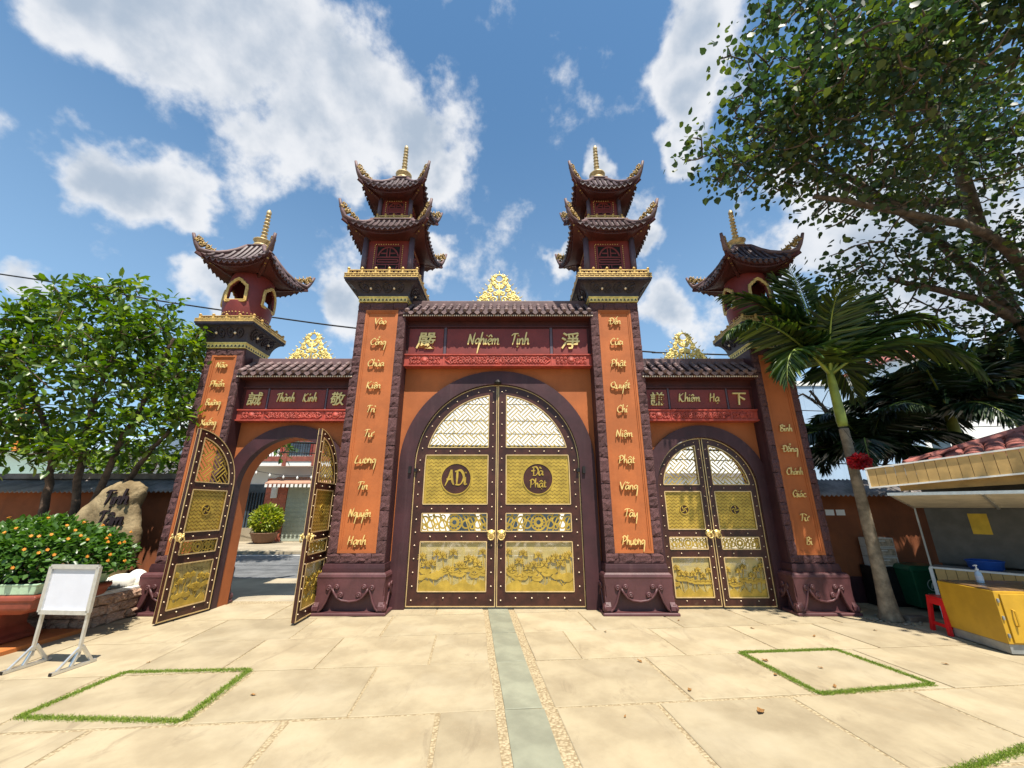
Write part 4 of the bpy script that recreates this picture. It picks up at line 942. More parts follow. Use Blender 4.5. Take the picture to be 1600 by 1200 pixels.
    for m_ in (-1, 1):
        for i in range(kx):
            xx = uc+m_*(hh*1.0+(hw-hh*1.0)*(i+.5)/kx); r_ = (hw-hh)/kx*.62
            pb.ribbon(ringp(xx, zm+(hh*.22 if i % 2 else -hh*.22), min(r_, hh*.62), 14), w_*.9, -.0055-.0003*i, .0055+.0003*i, f)
            pb.ribbon([(xx-r_, zm-hh), (xx-r_*.2, zm), (xx+r_, zm+hh)], w_*.7, -.0045+.0002*i, .0045-.0002*i, f)
            pb.ribbon([(q_[0], q_[1]) for q_ in spiral(xx, zm+(-hh*.5 if i % 2 else hh*.5), hh*.38, 1.1, i, 1, .3, 10)], w_*.75, -.005+.00013*i, .005-.00013*i, f)
    pb.build('pierced_band', BRASS, door)
    # lotus panel: dusty acrylic, brass lotus pond
    a, b = zr[0], zr[1]; lo = MB(); gg = MB()
    MB().prism([(cst-.003,a-.003),(ue+.003,a-.003),(ue+.003,b+.003),(cst-.003,b+.003)], .001, .005, f).build('acrylic_pane', ACR, door)
    r_ = random.Random(int(cx*10)+sgn*3+5); wv = [(cst, a), (ue, a)]; m = 12
    H = b-a; wv += [(ue-(ue-cst)*i/m, a+H*(.17+.07*sin(i*1.9+sgn))) for i in range(m+1)]
    lo.prism(wv, -.010, .015, f)
    nf = 13 if big else 7
    for i in range(nf):
        x = cst+(ue-cst)*(i+.5)/nf+r_.uniform(-.02,.02); z = a+H*(.70 if i % 3 == 0 else .52 if i % 3 == 1 else .62)*r_.uniform(.8,1.12); rr = H*(.115 if big else .105)
        lo.ribbon([tuple(q_) for q_ in crom([(x+r_.uniform(-.06,.06), a+.08), (x+r_.uniform(-.04,.04), (a+z)/2), (x, z)], 4)], .014 if big else .012, -.0075-.00012*i, .0125+.00012*i, f)
        flower(lo, x, z, rr, -.020-.0004*i, .024+.0004*i, f, gg)
    for i in range(nf+1):
        x = cst+.03+(ue-cst-.06)*i/nf; z = a+H*r_.uniform(.24,.46); w_l = H*.13
        lo.prism([(x-w_l,z),(x-w_l*.6,z+w_l*.45),(x,z+w_l*.3),(x+w_l*.7,z+w_l*.5),(x+w_l,z),(x+w_l*.5,z-w_l*.4),(x-w_l*.4,z-w_l*.45)], -.0125-.0005*i, .0165+.0005*i, f)
        for q_ in (-.6,0,.6): gg.ribbon([(x, z), (x+w_l*q_, z+w_l*.32-abs(q_)*.01)], .004, -.0165, -.0125, f)
    lp = lo.build('lotus_relief', BRASS, door); gg.build('engraved_lines', GROOVE, lp, kind='stuff')
    # lion mask ring handle
    zl = zr[2]-.045 if big else (zr[4]+zr[3])/2-.0; rl = .075 if big else .062
    for s_ in (-1, 1):
        ln = MB(); u0 = cst*.5+.005; yy = lambda d: s_*(T/2+.004+d)
        M_ = Matrix.Translation(f(u0, zl, yy(0))) @ Matrix.Rotation(pi/2*s_, 4, 'X')
        q_ = MB().lathe([(rl,0),(rl,.012),(rl*.8,.024),(rl*.55,.045),(rl*.3,.055),(.003,.056)], (0,0,0), 18).xf(M_); ln.add(q_.v, q_.f)
        for ex in (-1, 1):
            e_ = MB().lathe([(.003,-.014),(.013,0),(.003,.014)], f(u0+ex*rl*.38, zl+rl*.3, yy(.045)), 8); ln.add(e_.v, e_.f)
            e_ = MB().lathe([(.003,-.016),(.018,0),(.003,.016)], f(u0+ex*rl*.75, zl+rl*.62, yy(.02)), 8); ln.add(e_.v, e_.f)
        ln.tube([f(u0-rl*.3, zl-.0, yy(.05)), f(u0, zl+rl*.25, yy(.07)), f(u0+rl*.3, zl, yy(.05))], [.012,.02,.012], 6)
        lh = ln.build('lion_handle', GOLDL, door, smooth=True)
        MB().tube([f(u0+rl*.66*cos(a_), zl-rl*.55+rl*.62*sin(a_), yy(.052)) for a_ in [2*pi*i/20 for i in range(21)]], .009, 6).build('ring', GOLDL, lh, smooth=True)
    return door
ZR = [.29, 1.03, 1.195, 1.49, 1.645, 2.51, 2.65]
ZRb = [.26, 1.03, 1.195, 1.49, 1.645, 2.50, 2.64]
leaf(0, -1, 1.49, 1.49, 2.34, ZRb, .165, .19, [('ADi', -.01, .14, .40)], 0, True, .155, 'closed brown leaf, medallion reading A Di, brass lotus panel')
leaf(0, 1, 1.49, 1.49, 2.34, ZRb, .165, .19, [('Đà', .115, .085, .26), ('Phật', -.10, .075, .34)], 0, True, .155, 'closed brown leaf, medallion reading Đà Phật, brass lotus panel')
ZS = [.17, .78, .91, 1.10, 1.23, 1.86, 1.98]
leaf(SX, -1, .89, .89, 1.92, ZS, .12, .125, 0.0, radians(1.2), False, .155, 'closed side leaf with a small swirl medallion')
leaf(SX, 1, .89, .89, 1.92, ZS, .12, .125, 0.6, 0, False, .155, 'closed side leaf next to the shaded outer pillar')
leaf(-SX, -1, .89, .89, 1.92, ZS, .12, .125, 0.0, radians(-98), False, .02, 'side leaf swung wide open against the outer pillar')
leaf(-SX, 1, .89, .89, 1.92, ZS, .12, .125, 0.6, radians(92), False, .06, 'side leaf swung open, seen almost edge on')
for x_, z_ in ((0, 3.78), (SX, 2.76)): MB().box(x_-.011, x_+.011, .14, .172, .03, z_).build('meeting_strip', DOORW, gate)
# hinges of the main doors, latch above
for m_ in (-1, 1):
    MB().box(m_*1.47-.04, m_*1.47+.04, .085, .13, 2.2, 2.26).box(m_*1.55-.025, m_*1.55+.025, .03, .10, 2.17, 2.29).build('hinge', IRON, gate)
MB().lathe([(.05,0),(.07,.03),(.05,.06),(.02,.09)], (0, .05, 3.83), 12).build('arch_boss', IRON, gate)

# ================================================================== LEAVES AND TREES
def leaf_mesh(name, pos, dr, nor, size, m, aspect=.45, parent=None, kind='stuff', heart=False, bright=None):
    """many small folded leaves as one mesh; arrays of position, direction, normal, length"""
    n = len(pos); dr = dr/np.linalg.norm(dr, axis=1, keepdims=True)
    sd_ = np.cross(dr, nor); sd_ /= (np.linalg.norm(sd_, axis=1, keepdims=True)+1e-9); nn = np.cross(sd_, dr)
    L = size[:, None]
    if heart: prof = [(0,0,0),(.18,.42,.06),(.55,.40,.05),(1.0,0,-.06),(.55,-.40,.05),(.18,-.42,.06)]
    else: prof = [(0,0,0),(.3,aspect*.45,.05),(.68,aspect*.42,.02),(1.0,0,-.10),(.68,-aspect*.42,.02),(.3,-aspect*.45,.05)]
    V = np.empty((n, 6, 3))
    for i, (a, b, c) in enumerate(prof): V[:, i] = pos+dr*L*a+sd_*L*b+nn*L*c
    base_ = np.arange(n)[:, None]*6
    F = np.concatenate([base_+np.array([[0,3,2,1]]), base_+np.array([[0,5,4,3]])], 1).reshape(-1, 4)
    me = bpy.data.meshes.new(name); me.vertices.add(n*6); me.vertices.foreach_set('co', V.reshape(-1))
    nf = len(F); me.loops.add(nf*4); me.loops.foreach_set('vertex_index', F.reshape(-1).astype(np.int32)); me.polygons.add(nf)
    me.polygons.foreach_set('loop_start', np.arange(nf, dtype=np.int32)*4); me.polygons.foreach_set('loop_total', np.full(nf, 4, np.int32))
    me.update(calc_edges=True)
    at = me.attributes.new('lv', 'FLOAT', 'POINT'); lv = rng.random(n) if bright is None else bright; at.data.foreach_set('value', np.repeat(lv, 6))
    me.materials.append(m); return link(name, me, parent, kind=kind)
def unit(v): return v/(np.linalg.norm(v, axis=-1, keepdims=True)+1e-9)
def limb(mb, pts, r0, r1, k=5, jit=.05, n=7):
    P = [Vector(p) for p in pts]; Q = [Vector(q) for q in crom([tuple(p) for p in P], k)]
    for q in Q[1:-1]: q += Vector((random.uniform(-jit, jit), random.uniform(-jit, jit), random.uniform(-jit, jit)))
    m = len(Q); mb.tube(Q, [r0+(r1-r0)*(i/(m-1))**.8 for i in range(m)], n); return Q
LEAF_L = leafmat('broadleaf_bright', (.032,.074,.010), (.085,.155,.015), (.24,.31,.035), .34)
LEAF_B = leafmat('bodhi_leaf', (.016,.034,.012), (.032,.064,.017), (.13,.17,.024), .28, .5)
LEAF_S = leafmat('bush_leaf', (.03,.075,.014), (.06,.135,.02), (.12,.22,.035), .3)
LEAF_Y = leafmat('yellow_green_leaf', (.12,.18,.02), (.24,.30,.03), (.40,.40,.05), .3)
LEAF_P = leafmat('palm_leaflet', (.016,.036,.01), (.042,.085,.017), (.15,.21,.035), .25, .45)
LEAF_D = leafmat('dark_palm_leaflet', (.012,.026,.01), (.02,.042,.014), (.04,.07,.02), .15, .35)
FLOW = mat('orange_flower', (.80,.30,.03), .6, var=.3, scale=30, bump=0)
GRASSM = leafmat('grass_blade', (.09,.16,.012), (.20,.32,.025), (.36,.40,.08), .3, .6)

def rosette_tree(name, label, base_pts, blobs, nclus, m, leaf_len, bark, per=9, cat='tree', spread=.16, seed=1, heart=False, limb_r=(.085,.03), twig=.012, extra=0):
    r = np.random.default_rng(seed); random.seed(seed)
    root = thing(name, label, cat, base_pts[0][0])
    o = np.array(base_pts[0][0]); trunk = MB(); nodes = []
    for pts in base_pts:
        Q = limb(trunk, [tuple(np.array(p)-o) for p in pts], limb_r[0], limb_r[1], 6, .02, 9); nodes += [np.array(q) for q in Q[len(Q)//3:]]
    W = np.array([b[3]*b[4]*b[5] for b in blobs])**.7; W /= W.sum(); C = []
    while len(C) < nclus:
        b = blobs[r.choice(len(blobs), p=W)]; v = r.normal(size=3); v /= np.linalg.norm(v); v *= r.random()**.38
        C.append(np.array(b[:3])-o+v*np.array(b[3:6]))
    C = np.array(C); br = MB()
    nodes = np.array(nodes); order = np.argsort([np.min(np.linalg.norm(nodes-c, axis=1)) for c in C])
    for i in order[::1]:
        c = C[i]; d = np.linalg.norm(nodes-c, axis=1); j = np.argmin(d)
        if d[j] > .12:
            a = nodes[j]; mid = (a+c)/2+np.array([0,0,-.06*d[j]])+r.normal(size=3)*.05*d[j]
            rr = min(twig*2.2, twig*(.7+d[j]*.6)); br.tube([tuple(a), tuple(mid), tuple(c)], [rr, rr*.8, rr*.45], 5)
            nodes = np.vstack([nodes, mid[None], (c*.75+mid*.25)[None]])
    trunk.build('trunk', bark, root, smooth=True); br.build('branches', bark, root, smooth=True, kind='stuff')
    n = len(C)*per; cen = np.repeat(C, per, 0); cl = np.repeat(r.random(len(C)), per)
    dv = unit(r.normal(size=(n,3))+np.array([0,0,.35])); pos = cen+dv*spread*r.random((n,1))**.6
    dd = unit(dv+r.normal(size=(n,3))*.45+np.array([0,0,-.45 if heart else -.15])); nor = unit(np.array([0,0,1.])+r.normal(size=(n,3))*.45)
    leaf_mesh('crown', pos, dd, nor, leaf_len*(.5+.95*r.random(n)), m, .5, root, heart=heart, bright=np.clip(cl*.55+r.random(n)*.45, 0, 1))
    return root

# broadleaf tree by the left wall
rosette_tree('broadleaf_tree', 'bright green broadleaf tree with several dark stems behind the flowering bush', [
    [(-7.45,7.05,0),(-7.4,7.05,1.4),(-7.55,7.0,2.6),(-7.5,6.9,3.8),(-7.2,6.8,5.0)], [(-7.2,7.1,0),(-7.15,7.1,1.5),(-6.95,7.0,2.5),(-6.6,6.9,3.5),(-6.3,6.8,4.6)],
    [(-7.8,7.1,0),(-8.0,7.1,1.6),(-8.1,7.0,2.6),(-8.7,6.9,3.6),(-9.1,6.8,4.4)], [(-7.05,7.15,0),(-6.95,7.15,1.6),(-6.5,7.1,2.4),(-6.1,7.0,2.9)]],
    [(-7.6,6.8,4.2,1.05,.9,.95), (-8.9,6.8,4.4,.85,.8,.8), (-8.0,6.7,5.25,.5,.6,.45), (-6.85,6.8,4.75,.52,.6,.5), (-6.3,6.95,3.85,.62,.5,.65), (-6.1,7.05,3.1,.6,.4,.42), (-7.3,6.95,3.0,.95,.5,.5), (-8.8,6.8,3.1,.85,.7,.6), (-9.9,6.8,3.9,.8,.8,1.1), (-7.45,6.8,5.6,.22,.3,.3), (-6.6,6.8,5.25,.28,.3,.24), (-6.05,6.95,4.5,.3,.35,.35), (-9.0,6.8,5.2,.4,.4,.3), (-8.2,6.8,2.5,.6,.4,.3), (-7.4,6.7,2.55,.5,.3,.25), (-9.3,6.8,2.4,.6,.4,.3), (-6.7,7.2,2.6,.45,.3,.22)],
    800, LEAF_L, .142, BARK, per=11, spread=.185, seed=3, limb_r=(.075,.03))

# ---------------------------------------------------------------- left: planter, bush, boulder, wall
def corrugated(x0, x1, yf, zf, yb, zb, name, parent, pitch=.085, amp=.018):
    n = int((x1-x0)/pitch*6); vs = []; fs = []
    for i in range(n+1):
        x = x0+(x1-x0)*i/n; a = amp*sin(2*pi*(x-x0)/pitch); vs += [(x, yf, zf+a), (x, yb, zb+a), (x, yf, zf+a-.008), (x, yb, zb+a-.008)]
    for i in range(n): a = 4*i; b = a+4; fs += [(a, b, b+1, a+1), (a+2, a+3, b+3, b+2), (a, a+2, b+2, b)]
    return MB().add(vs, fs).build(name, CORR, parent, smooth=True)
wl = thing('boundary_wall', 'brown plastered boundary wall under corrugated roofing behind the boulder', 'wall', (-9, 7.6, 0))
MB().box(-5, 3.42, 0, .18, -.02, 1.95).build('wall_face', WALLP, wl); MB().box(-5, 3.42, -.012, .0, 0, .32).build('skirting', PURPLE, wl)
for i in range(4): corrugated(-5+i*2.1, -5+i*2.1+2.13, -.26, 1.86+.004*(i % 2), .42, 2.13+.004*(i % 2), 'roof_sheet', wl)
MB().box(-5, 3.4, .30, .46, 2.12, 2.22).build('coping', CORR, wl)
wr = thing('boundary_wall', 'orange boundary wall in tree shade between outer pillar and kiosk', 'wall', (8, 7.75, 0))
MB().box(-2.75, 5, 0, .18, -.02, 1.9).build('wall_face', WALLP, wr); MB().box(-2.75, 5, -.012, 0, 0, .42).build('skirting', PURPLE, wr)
for i in range(4): corrugated(-2.75+i*1.95, -2.75+i*1.95+1.98, -.30, 1.80+.004*(i % 2), .42, 2.12+.004*(i % 2), 'roof_sheet', wr)
for x, z, w, h in ((-2.1,1.5,.16,.10),(-1.9,1.5,.16,.10),(-2.3,1.42,.06,.42)):
    MB().box(8+x-w/2, 8+x+w/2, 7.742, 7.747, z-h/2, z+h/2).build('paper_notice' if w > .1 else 'signboard_strip', PAPER)
for o, q in zip([o for o in col.objects if o.name.startswith('paper_notice')], ('white paper notice on the shaded orange wall next to the pale strip', 'white paper notice on the shaded orange wall further from the pale strip')): tag(o, q, 'notice', 'paper notices on the orange wall')
tag(bpy.data.objects['signboard_strip'], 'narrow pale strip board fixed beside the paper notices', 'strip')

# raised planter of sandstone blocks
pb = thing('stone_planter', 'low raised planter of pinkish rough sandstone blocks below the boulder', 'planter', (-5.80, 6.12, 0))
MB().box(-3.2, -.06, .06, .98, -.02, .39).build('soil_bed', SOIL, pb); MB().box(-3.2, -.02, .02, .16, .395, .42).box(-.16, -.02, .161, 1.0, .394, .419).build('mortar_cap', WROCK, pb)
random.seed(5); z = 0
for row in range(3):
    h = .132; x = -3.2
    while x < -.02:
        w = min(random.uniform(.2,.42), -x)
        if -x-w < .1: w = -x
        link('block', random.choice(PSM), pb, loc=(x+w/2, .03, z+h/2), scale=(w-.012, .11*random.uniform(.9,1.3), h-.01), rot=(0, random.choice((0, pi)), 0)); x += w
    y = .07-.05*(row % 2)+.02
    while y < 1.0:
        w = min(random.uniform(.17,.30), 1.02-y)
        if 1.02-y-w < .08: w = 1.02-y
        link('block', random.choice(PSM), pb, loc=(-.03, y+w/2, z+h/2), scale=(w-.01, .11*random.uniform(.9,1.4), h-.01), rot=(0, 0, pi/2)); y += w+.0001
    z += h
# white rocks
def blob(name, c, r, m, seed, label=None, cat=None, group=None, n=(18,12), amp=.18, parent=None, flat=None):
    rr = random.Random(seed); ph = [(rr.uniform(0,6), rr.uniform(0,6), rr.uniform(.6,1.4)) for _ in range(6)]; vs = []; fs = []; A, B = n
    for j in range(B+1):
        th = pi*j/B
        for i in range(A):
            a = 2*pi*i/A; d = Vector((sin(th)*cos(a), sin(th)*sin(a), cos(th))); k = 1+amp*sum(sin(d.x*2.2*q+p0)*cos(d.y*2.0*q+p1+d.z*1.7) for p0, p1, q in ph)/2.2
            vs.append((d.x*r[0]*k, d.y*r[1]*k, d.z*r[2]*k))
    for j in range(B):
        for i in range(A): fs.append((j*A+i, j*A+(i+1) % A, (j+1)*A+(i+1) % A, (j+1)*A+i))
    o = MB().add(vs, fs).build(name, m, parent, smooth=True, loc=c, fix=False)
    if label: tag(o, label, cat, group)
    return o
for i, (c, r) in enumerate((((-6.35,6.85,.45),(.24,.18,.14)), ((-6.12,6.85,.47),(.2,.15,.13)), ((-6.02,7.0,.49),(.17,.13,.13)), ((-6.7,6.75,.44),(.2,.15,.12)))):
    blob('white_rock', c, r, WROCK, 40+i, ['largest low white rock in front of the boulder','tall white rock at the right foot of the boulder beside the planter corner','white rock at the back corner of the sandstone planter by the pillar','flat white rock half hidden by the flowering bush'][i], 'rock', 'white rocks round the boulder')
# standing boulder with brush lettering
OUT = [(-.42,0),(.30,0),(.52,.25),(.60,.55),(.585,.85),(.50,1.08),(.46,1.3),(.50,1.48),(.45,1.6),(.30,1.655),(.05,1.64),(-.12,1.55),(-.3,1.34),(-.52,1.1),(-.72,.8),(-.78,.45),(-.65,.15)]
bo = crom(OUT+[OUT[0]], 5); n = len(bo)-1; vs = []; fs = []; rings = [(0,-.16),(.55,-.155),(.8,-.13),(.93,-.08),(1,-.0),(.96,.1),(.8,.17),(0,.19)]
ccx, ccz = -.08, .8
for k, (s_, d) in enumerate(rings):
    for i in range(n):
        x, z = bo[i]; q = 1+.012*sin(i*1.7+k); vs.append((ccx+(x-ccx)*max(s_, .001)*q, d+.012*sin(i*.9+k*2)*(0 if k < 2 else 1), ccz+(z-ccz)*max(s_, .001)*q))
for k in range(len(rings)-1):
    for i in range(n): fs.append((k*n+i, k*n+(i+1) % n, (k+1)*n+(i+1) % n, (k+1)*n+i))
bt = thing('engraved_boulder', 'tall ochre standing boulder with dark brush lettering behind the bush', 'boulder', (-6.66, 6.88, .36))
MB().add(vs, fs).build('stone_body', ROCK, bt, smooth=True)
lettering(MB(), 'Tịnh', .22, 1.36, .118, .40, -.172, -.15, wk=.42).build('lettering', INK, bt); lettering(MB(), 'Tâm', .22, 1.04, .118, .48, -.172, -.15, wk=.42).build('lettering', INK, bt)

# orange plinth, terracotta tray planter and flowering bush
tag(MB().box(-9.5, -5.72, 4.95, 6.02, -.03, .05).build('tiled_plinth', OTILE, bevel=.006), 'low orange tiled plinth under the terracotta planter', 'plinth')
tp = thing('tray_planter', 'terracotta pedestal planter with a mint green rim', 'planter', (-6.45, 5.52, .05), .06)
def rect(mb, prof, ax, ay):
    vs = [(a*ax*h, b*ay*h, z) for h, z in prof for a, b in ((-1,-1),(1,-1),(1,1),(-1,1))]; m = len(prof)
    mb.add(vs, [(i*4+k, i*4+(k+1) % 4, (i+1)*4+(k+1) % 4, (i+1)*4+k) for i in range(m-1) for k in range(4)]+[(3,2,1,0), tuple((m-1)*4+k for k in range(4))]); return mb
rect(MB(), [(.62,0),(.62,.05),(.52,.08),(.42,.16),(.42,.30),(.50,.34)], .72, .42).build('pedestal', TERRA, tp, bevel=.02)
rect(MB(), [(.55,.33),(.80,.36),(.95,.42),(.97,.50),(1.0,.52),(1.0,.56),(.96,.57)], .95, .50).build('tray', TERRA, tp, bevel=.02)
rect(MB(), [(.93,.571),(.95,.66),(.97,.69),(.90,.69),(.88,.60)], .95, .50).build('rim', MINT, tp, bevel=.012)
MB().box(-.83, .83, -.43, .43, .6, .64).build('soil', SOIL, tp)
r = np.random.default_rng(9); n = 9000
v = unit(r.normal(size=(n,3))); v[:, 2] = np.abs(v[:, 2])*1.0-.22; rad_ = (.72+.33*r.random(n))[:, None]; lump = (1+.13*np.sin(v[:, :1]*6+1)*np.cos(v[:, 1:2]*5))
pos = v*rad_*lump*np.array([1.08,.74,.60])
bu = thing('flowering_bush', 'rounded green lantana bush dotted with orange flowers in the tray planter', 'bush', (-6.42, 5.75, .94))
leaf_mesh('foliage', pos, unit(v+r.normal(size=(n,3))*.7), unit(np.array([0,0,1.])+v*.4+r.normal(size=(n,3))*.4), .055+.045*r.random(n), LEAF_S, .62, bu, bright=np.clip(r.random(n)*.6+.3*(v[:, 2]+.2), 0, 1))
st = MB(); random.seed(4)
for i in range(16):
    a = random.uniform(0, 6.28); st.tube([(.05*cos(a), .05*sin(a), -.3), (.4*cos(a), .28*sin(a), -.02), (.8*cos(a), .5*sin(a), .2)], [.018,.012,.005], 5)
st.build('stems', BARK, bu); random.seed(8)
FM = MB()
for i in range(8): a = 2*pi*i/8; FM.prism([(0,0),(.011*cos(a-.3),.011*sin(a-.3)),(.02*cos(a),.02*sin(a)),(.011*cos(a+.3),.011*sin(a+.3))], 0, .004, lambda x, z, d: (x, z, d+.006*(abs(x)+abs(z) > .01)))
FM.lathe([(.010,-.012),(.012,.004),(.003,.012)], (0,0,0), 7); FMm = FM.mesh('flower', FLOW)
for i in range(46):
    d = Vector((random.gauss(.35,.6), random.gauss(-.5,.6), abs(random.gauss(.3,.5)))).normalized(); k = 1.02*(1+.13*sin(d.x*6+1)*cos(d.y*5))
    link('flower', FMm, bu, loc=(d.x*1.12*k, d.y*.78*k, (d.z-.1)*.62*k), rot=d.to_track_quat('Z','Y').to_euler(), scale=(1.05,)*3)

# notice board on a steel stand
nb = thing('notice_stand', 'empty white notice board on an aluminium stand with splayed feet', 'notice board', (-4.80, 4.82, 0), radians(-4))
TL = radians(8)
fr = MB(); W2 = .265
for m_ in (-1, 1):
    lg = MB().bar((m_*W2, .0, .10), (m_*W2, -.03, .96), .026, .026, (1,0,0)).build('post', ALU, nb)
    ft = MB().bar((m_*W2, -.22, .018), (m_*W2, .2, .018), .03, .026).bar((m_*W2, -.17, .03), (m_*W2, .0, .2), .02, .02, (1,0,0)).bar((m_*W2, .15, .03), (m_*W2, .016, .2), .026, .026, (1,0,0)).bar((m_*W2, -.045, .03), (m_*W2, .0, .15), .026, .026, (1,0,0)).build('foot', ALU, nb)
    MB().box(m_*W2-.016, m_*W2+.016, -.224, -.219, .005, .031).build('end_cap', IRON, ft)
def bt_(z): return -.03*(z-.1)/.86
P = [(-.28,.52),(.28,.52),(.28,.97),(-.28,.97)]; f = lambda x, z, d: (x, bt_(z)+d, z)
MB().prism(P, -.014, -.006, f).build('board', WHITEB, nb)
fb = MB()
for a, b in zip(P, P[1:]+P[:1]): fb.ribbon([a, b], .042, -.034, -.002, f)
fb.build('board_frame', ALU, nb)

# ---------------------------------------------------------------- grass strips between slabs
def grass_strip(name, pts, w, label, seed):
    r = np.random.default_rng(seed); P = []; D = []
    for (a, b) in zip(pts[:-1], pts[1:]):
        a = np.array(a); b = np.array(b); L = np.linalg.norm(b-a); n = int(L*w*60000); t = r.random(n); d = (b-a)/L; nn = np.array([-d[1], d[0]])
        o = r.normal(size=n)*w*.30+.02*np.sin(t*L*9+seed)*0; q = a+(b-a)*t[:, None]+nn*np.clip(o, -w*.75, w*.75)[:, None]; P.append(q)
    P = np.concatenate(P); n = len(P); pos = np.c_[P, np.full(n, -.004)]
    d = unit(np.c_[r.normal(size=(n,2))*.75, np.ones(n)*.7]); nor = unit(np.c_[r.normal(size=(n,2)), np.full(n,.2)])
    o = leaf_mesh(name, pos, d, nor, .009+.017*r.random(n), GRASSM, .14, None, 'stuff'); o['label'] = label; o['category'] = 'grass'
    return o
GLp = [(-3.93,3.80),(-3.92,4.70),(-2.70,4.77),(-2.58,3.74),(-3.93,3.80)]
GRp = [(2.63,5.28),(3.80,5.38),(3.98,4.42),(2.76,4.22),(2.63,5.28)]
grass_strip('grass_edging', GLp, .07, 'thin green grass edging round the slab in front of the notice stand', 1)
grass_strip('grass_edging', GRp, .065, 'thin green grass edging round the slab in front of the kiosk side', 2)
grass_strip('grass_edging', [(2.75,3.10),(3.62,3.40),(4.6,3.52)], .06, 'short strip of grass edging towards the front right slabs', 3)
random.seed(12)
DL = MB().add([(-.5,0,0),(-.15,.28,.16),(.25,.22,.1),(.6,0,.22),(.25,-.22,.06),(-.15,-.28,.2)], [(0,1,2,3),(0,3,4,5)]).mesh('fallen_leaf', DRYL)
for i, (x, y, s_) in enumerate(((2.03,3.88,.10),(1.38,4.98,.06),(1.62,4.28,.06),(2.62,4.62,.06),(3.0,4.35,.06),(1.25,6.05,.06),(2.75,5.0,.07),(-2.3,4.18,.05),(-3.9,4.95,.04),(3.3,6.2,.06),(3.9,5.85,.06),(2.45,6.6,.05),(.9,3.8,.03),(4.6,4.9,.06),(3.2,4.8,.05),(4.9,6.1,.05))):
    o = link('fallen_leaf', DL, loc=(x, y, .006), scale=(s_,)*3, rot=(random.uniform(-.2,.2), random.uniform(-.2,.2), random.uniform(0,6))); tag(o, 'curled dry leaf lying on the sunny paving slabs', 'leaf', 'fallen leaves on the paving')

# ================================================================== RIGHT SIDE: KIOSK AND ITS THINGS
ki = thing('snack_kiosk', 'yellow plank kiosk with raised white flap and red tiled roof', 'kiosk', (6.43, 6.67, 0), radians(-53.9))
n = 24; W = .112
PLK = MB().box(-.053, .053, -.012, .012, 0, .66).mesh('plank', YWOOD)
for i in range(n): link('plank', PLK, ki, loc=(.05+W*(i+.5), 0, .04))
MB().box(0, .05+W*n+.03, -.022, .03, .70, .725).box(-.012, .03, -.02, .025, .02, .705).box(0, 2.75, -.016, .016, .0, .04).build('counter_trim', WHITEP, ki)
MB().box(0, 2.75, .03, .42, .705, .72).build('counter_top', GREYM, ki)
for x in (0.02, 2.73):
    MB().box(x-.011, x+.011, .0, .022, .72, 2.0).build('post', GREYM, ki)
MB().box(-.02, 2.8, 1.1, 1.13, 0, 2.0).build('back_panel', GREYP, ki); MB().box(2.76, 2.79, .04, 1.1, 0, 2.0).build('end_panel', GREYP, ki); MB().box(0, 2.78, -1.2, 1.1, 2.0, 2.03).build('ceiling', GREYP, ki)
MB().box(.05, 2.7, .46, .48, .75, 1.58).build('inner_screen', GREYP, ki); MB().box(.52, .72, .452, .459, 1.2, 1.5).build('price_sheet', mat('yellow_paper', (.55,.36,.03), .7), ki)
fl = MB().add([(.02,-.03,1.585),(2.7,-.03,1.585),(2.7,-1.28,1.765),(.02,-1.28,1.765),(.02,-.03,1.60),(2.7,-.03,1.60),(2.7,-1.28,1.78),(.02,-1.28,1.78)], [(3,2,1,0),(4,5,6,7),(0,1,5,4),(1,2,6,5),(2,3,7,6),(3,0,4,7)]).build('flap', mat('pale_flap', (.50,.46,.38), .6), ki)
fe = MB().bar((.0,-1.28,1.772), (2.72,-1.28,1.772), .03, .04).bar((.02,-.03,1.592), (.02,-1.28,1.772), .03, .03)
for x in (.9, 1.8): fe.bar((x,-.03,1.577), (x,-1.27,1.757), .03, .02)
fe.build('flap_frame', ALU, fl); MB().lathe([(.035,-.03),(.045,-.01),(.03,.01)], (1.25,-.3,1.585), 12).build('lamp', WHITEP, ki)
m = 28
for i in range(m):
    x0 = -.15+i*.105; zz = 1.87+(x0+.15)*.08; MB().add([(x,y,z) for y in (-1.36,-1.34) for x, z in ((x0,zz),(x0+.1,zz+.008),(x0+.1,zz+.26+x0*.018),(x0,zz+.26+x0*.018))], [(0,1,2,3),(7,6,5,4),(0,4,5,1),(1,5,6,2),(2,6,7,3),(3,7,4,0)]).build('fascia_board', YWOOD, ki)
ft = MB().bar((-.16,-1.36,1.865), (2.8,-1.36,2.10), .03, .02).bar((-.16,-1.36,2.135), (2.8,-1.36,2.42), .03, .02); ft.bar((-.15,-1.362,1.86), (-.15,-1.362,2.14), .02, .02); ft.build('fascia_trim', WHITEP, ki)
MB().bar((.1,-1.0,1.90), (2.7,-1.0,2.02), .02, .16).build('inner_fascia', YWOOD, ki)
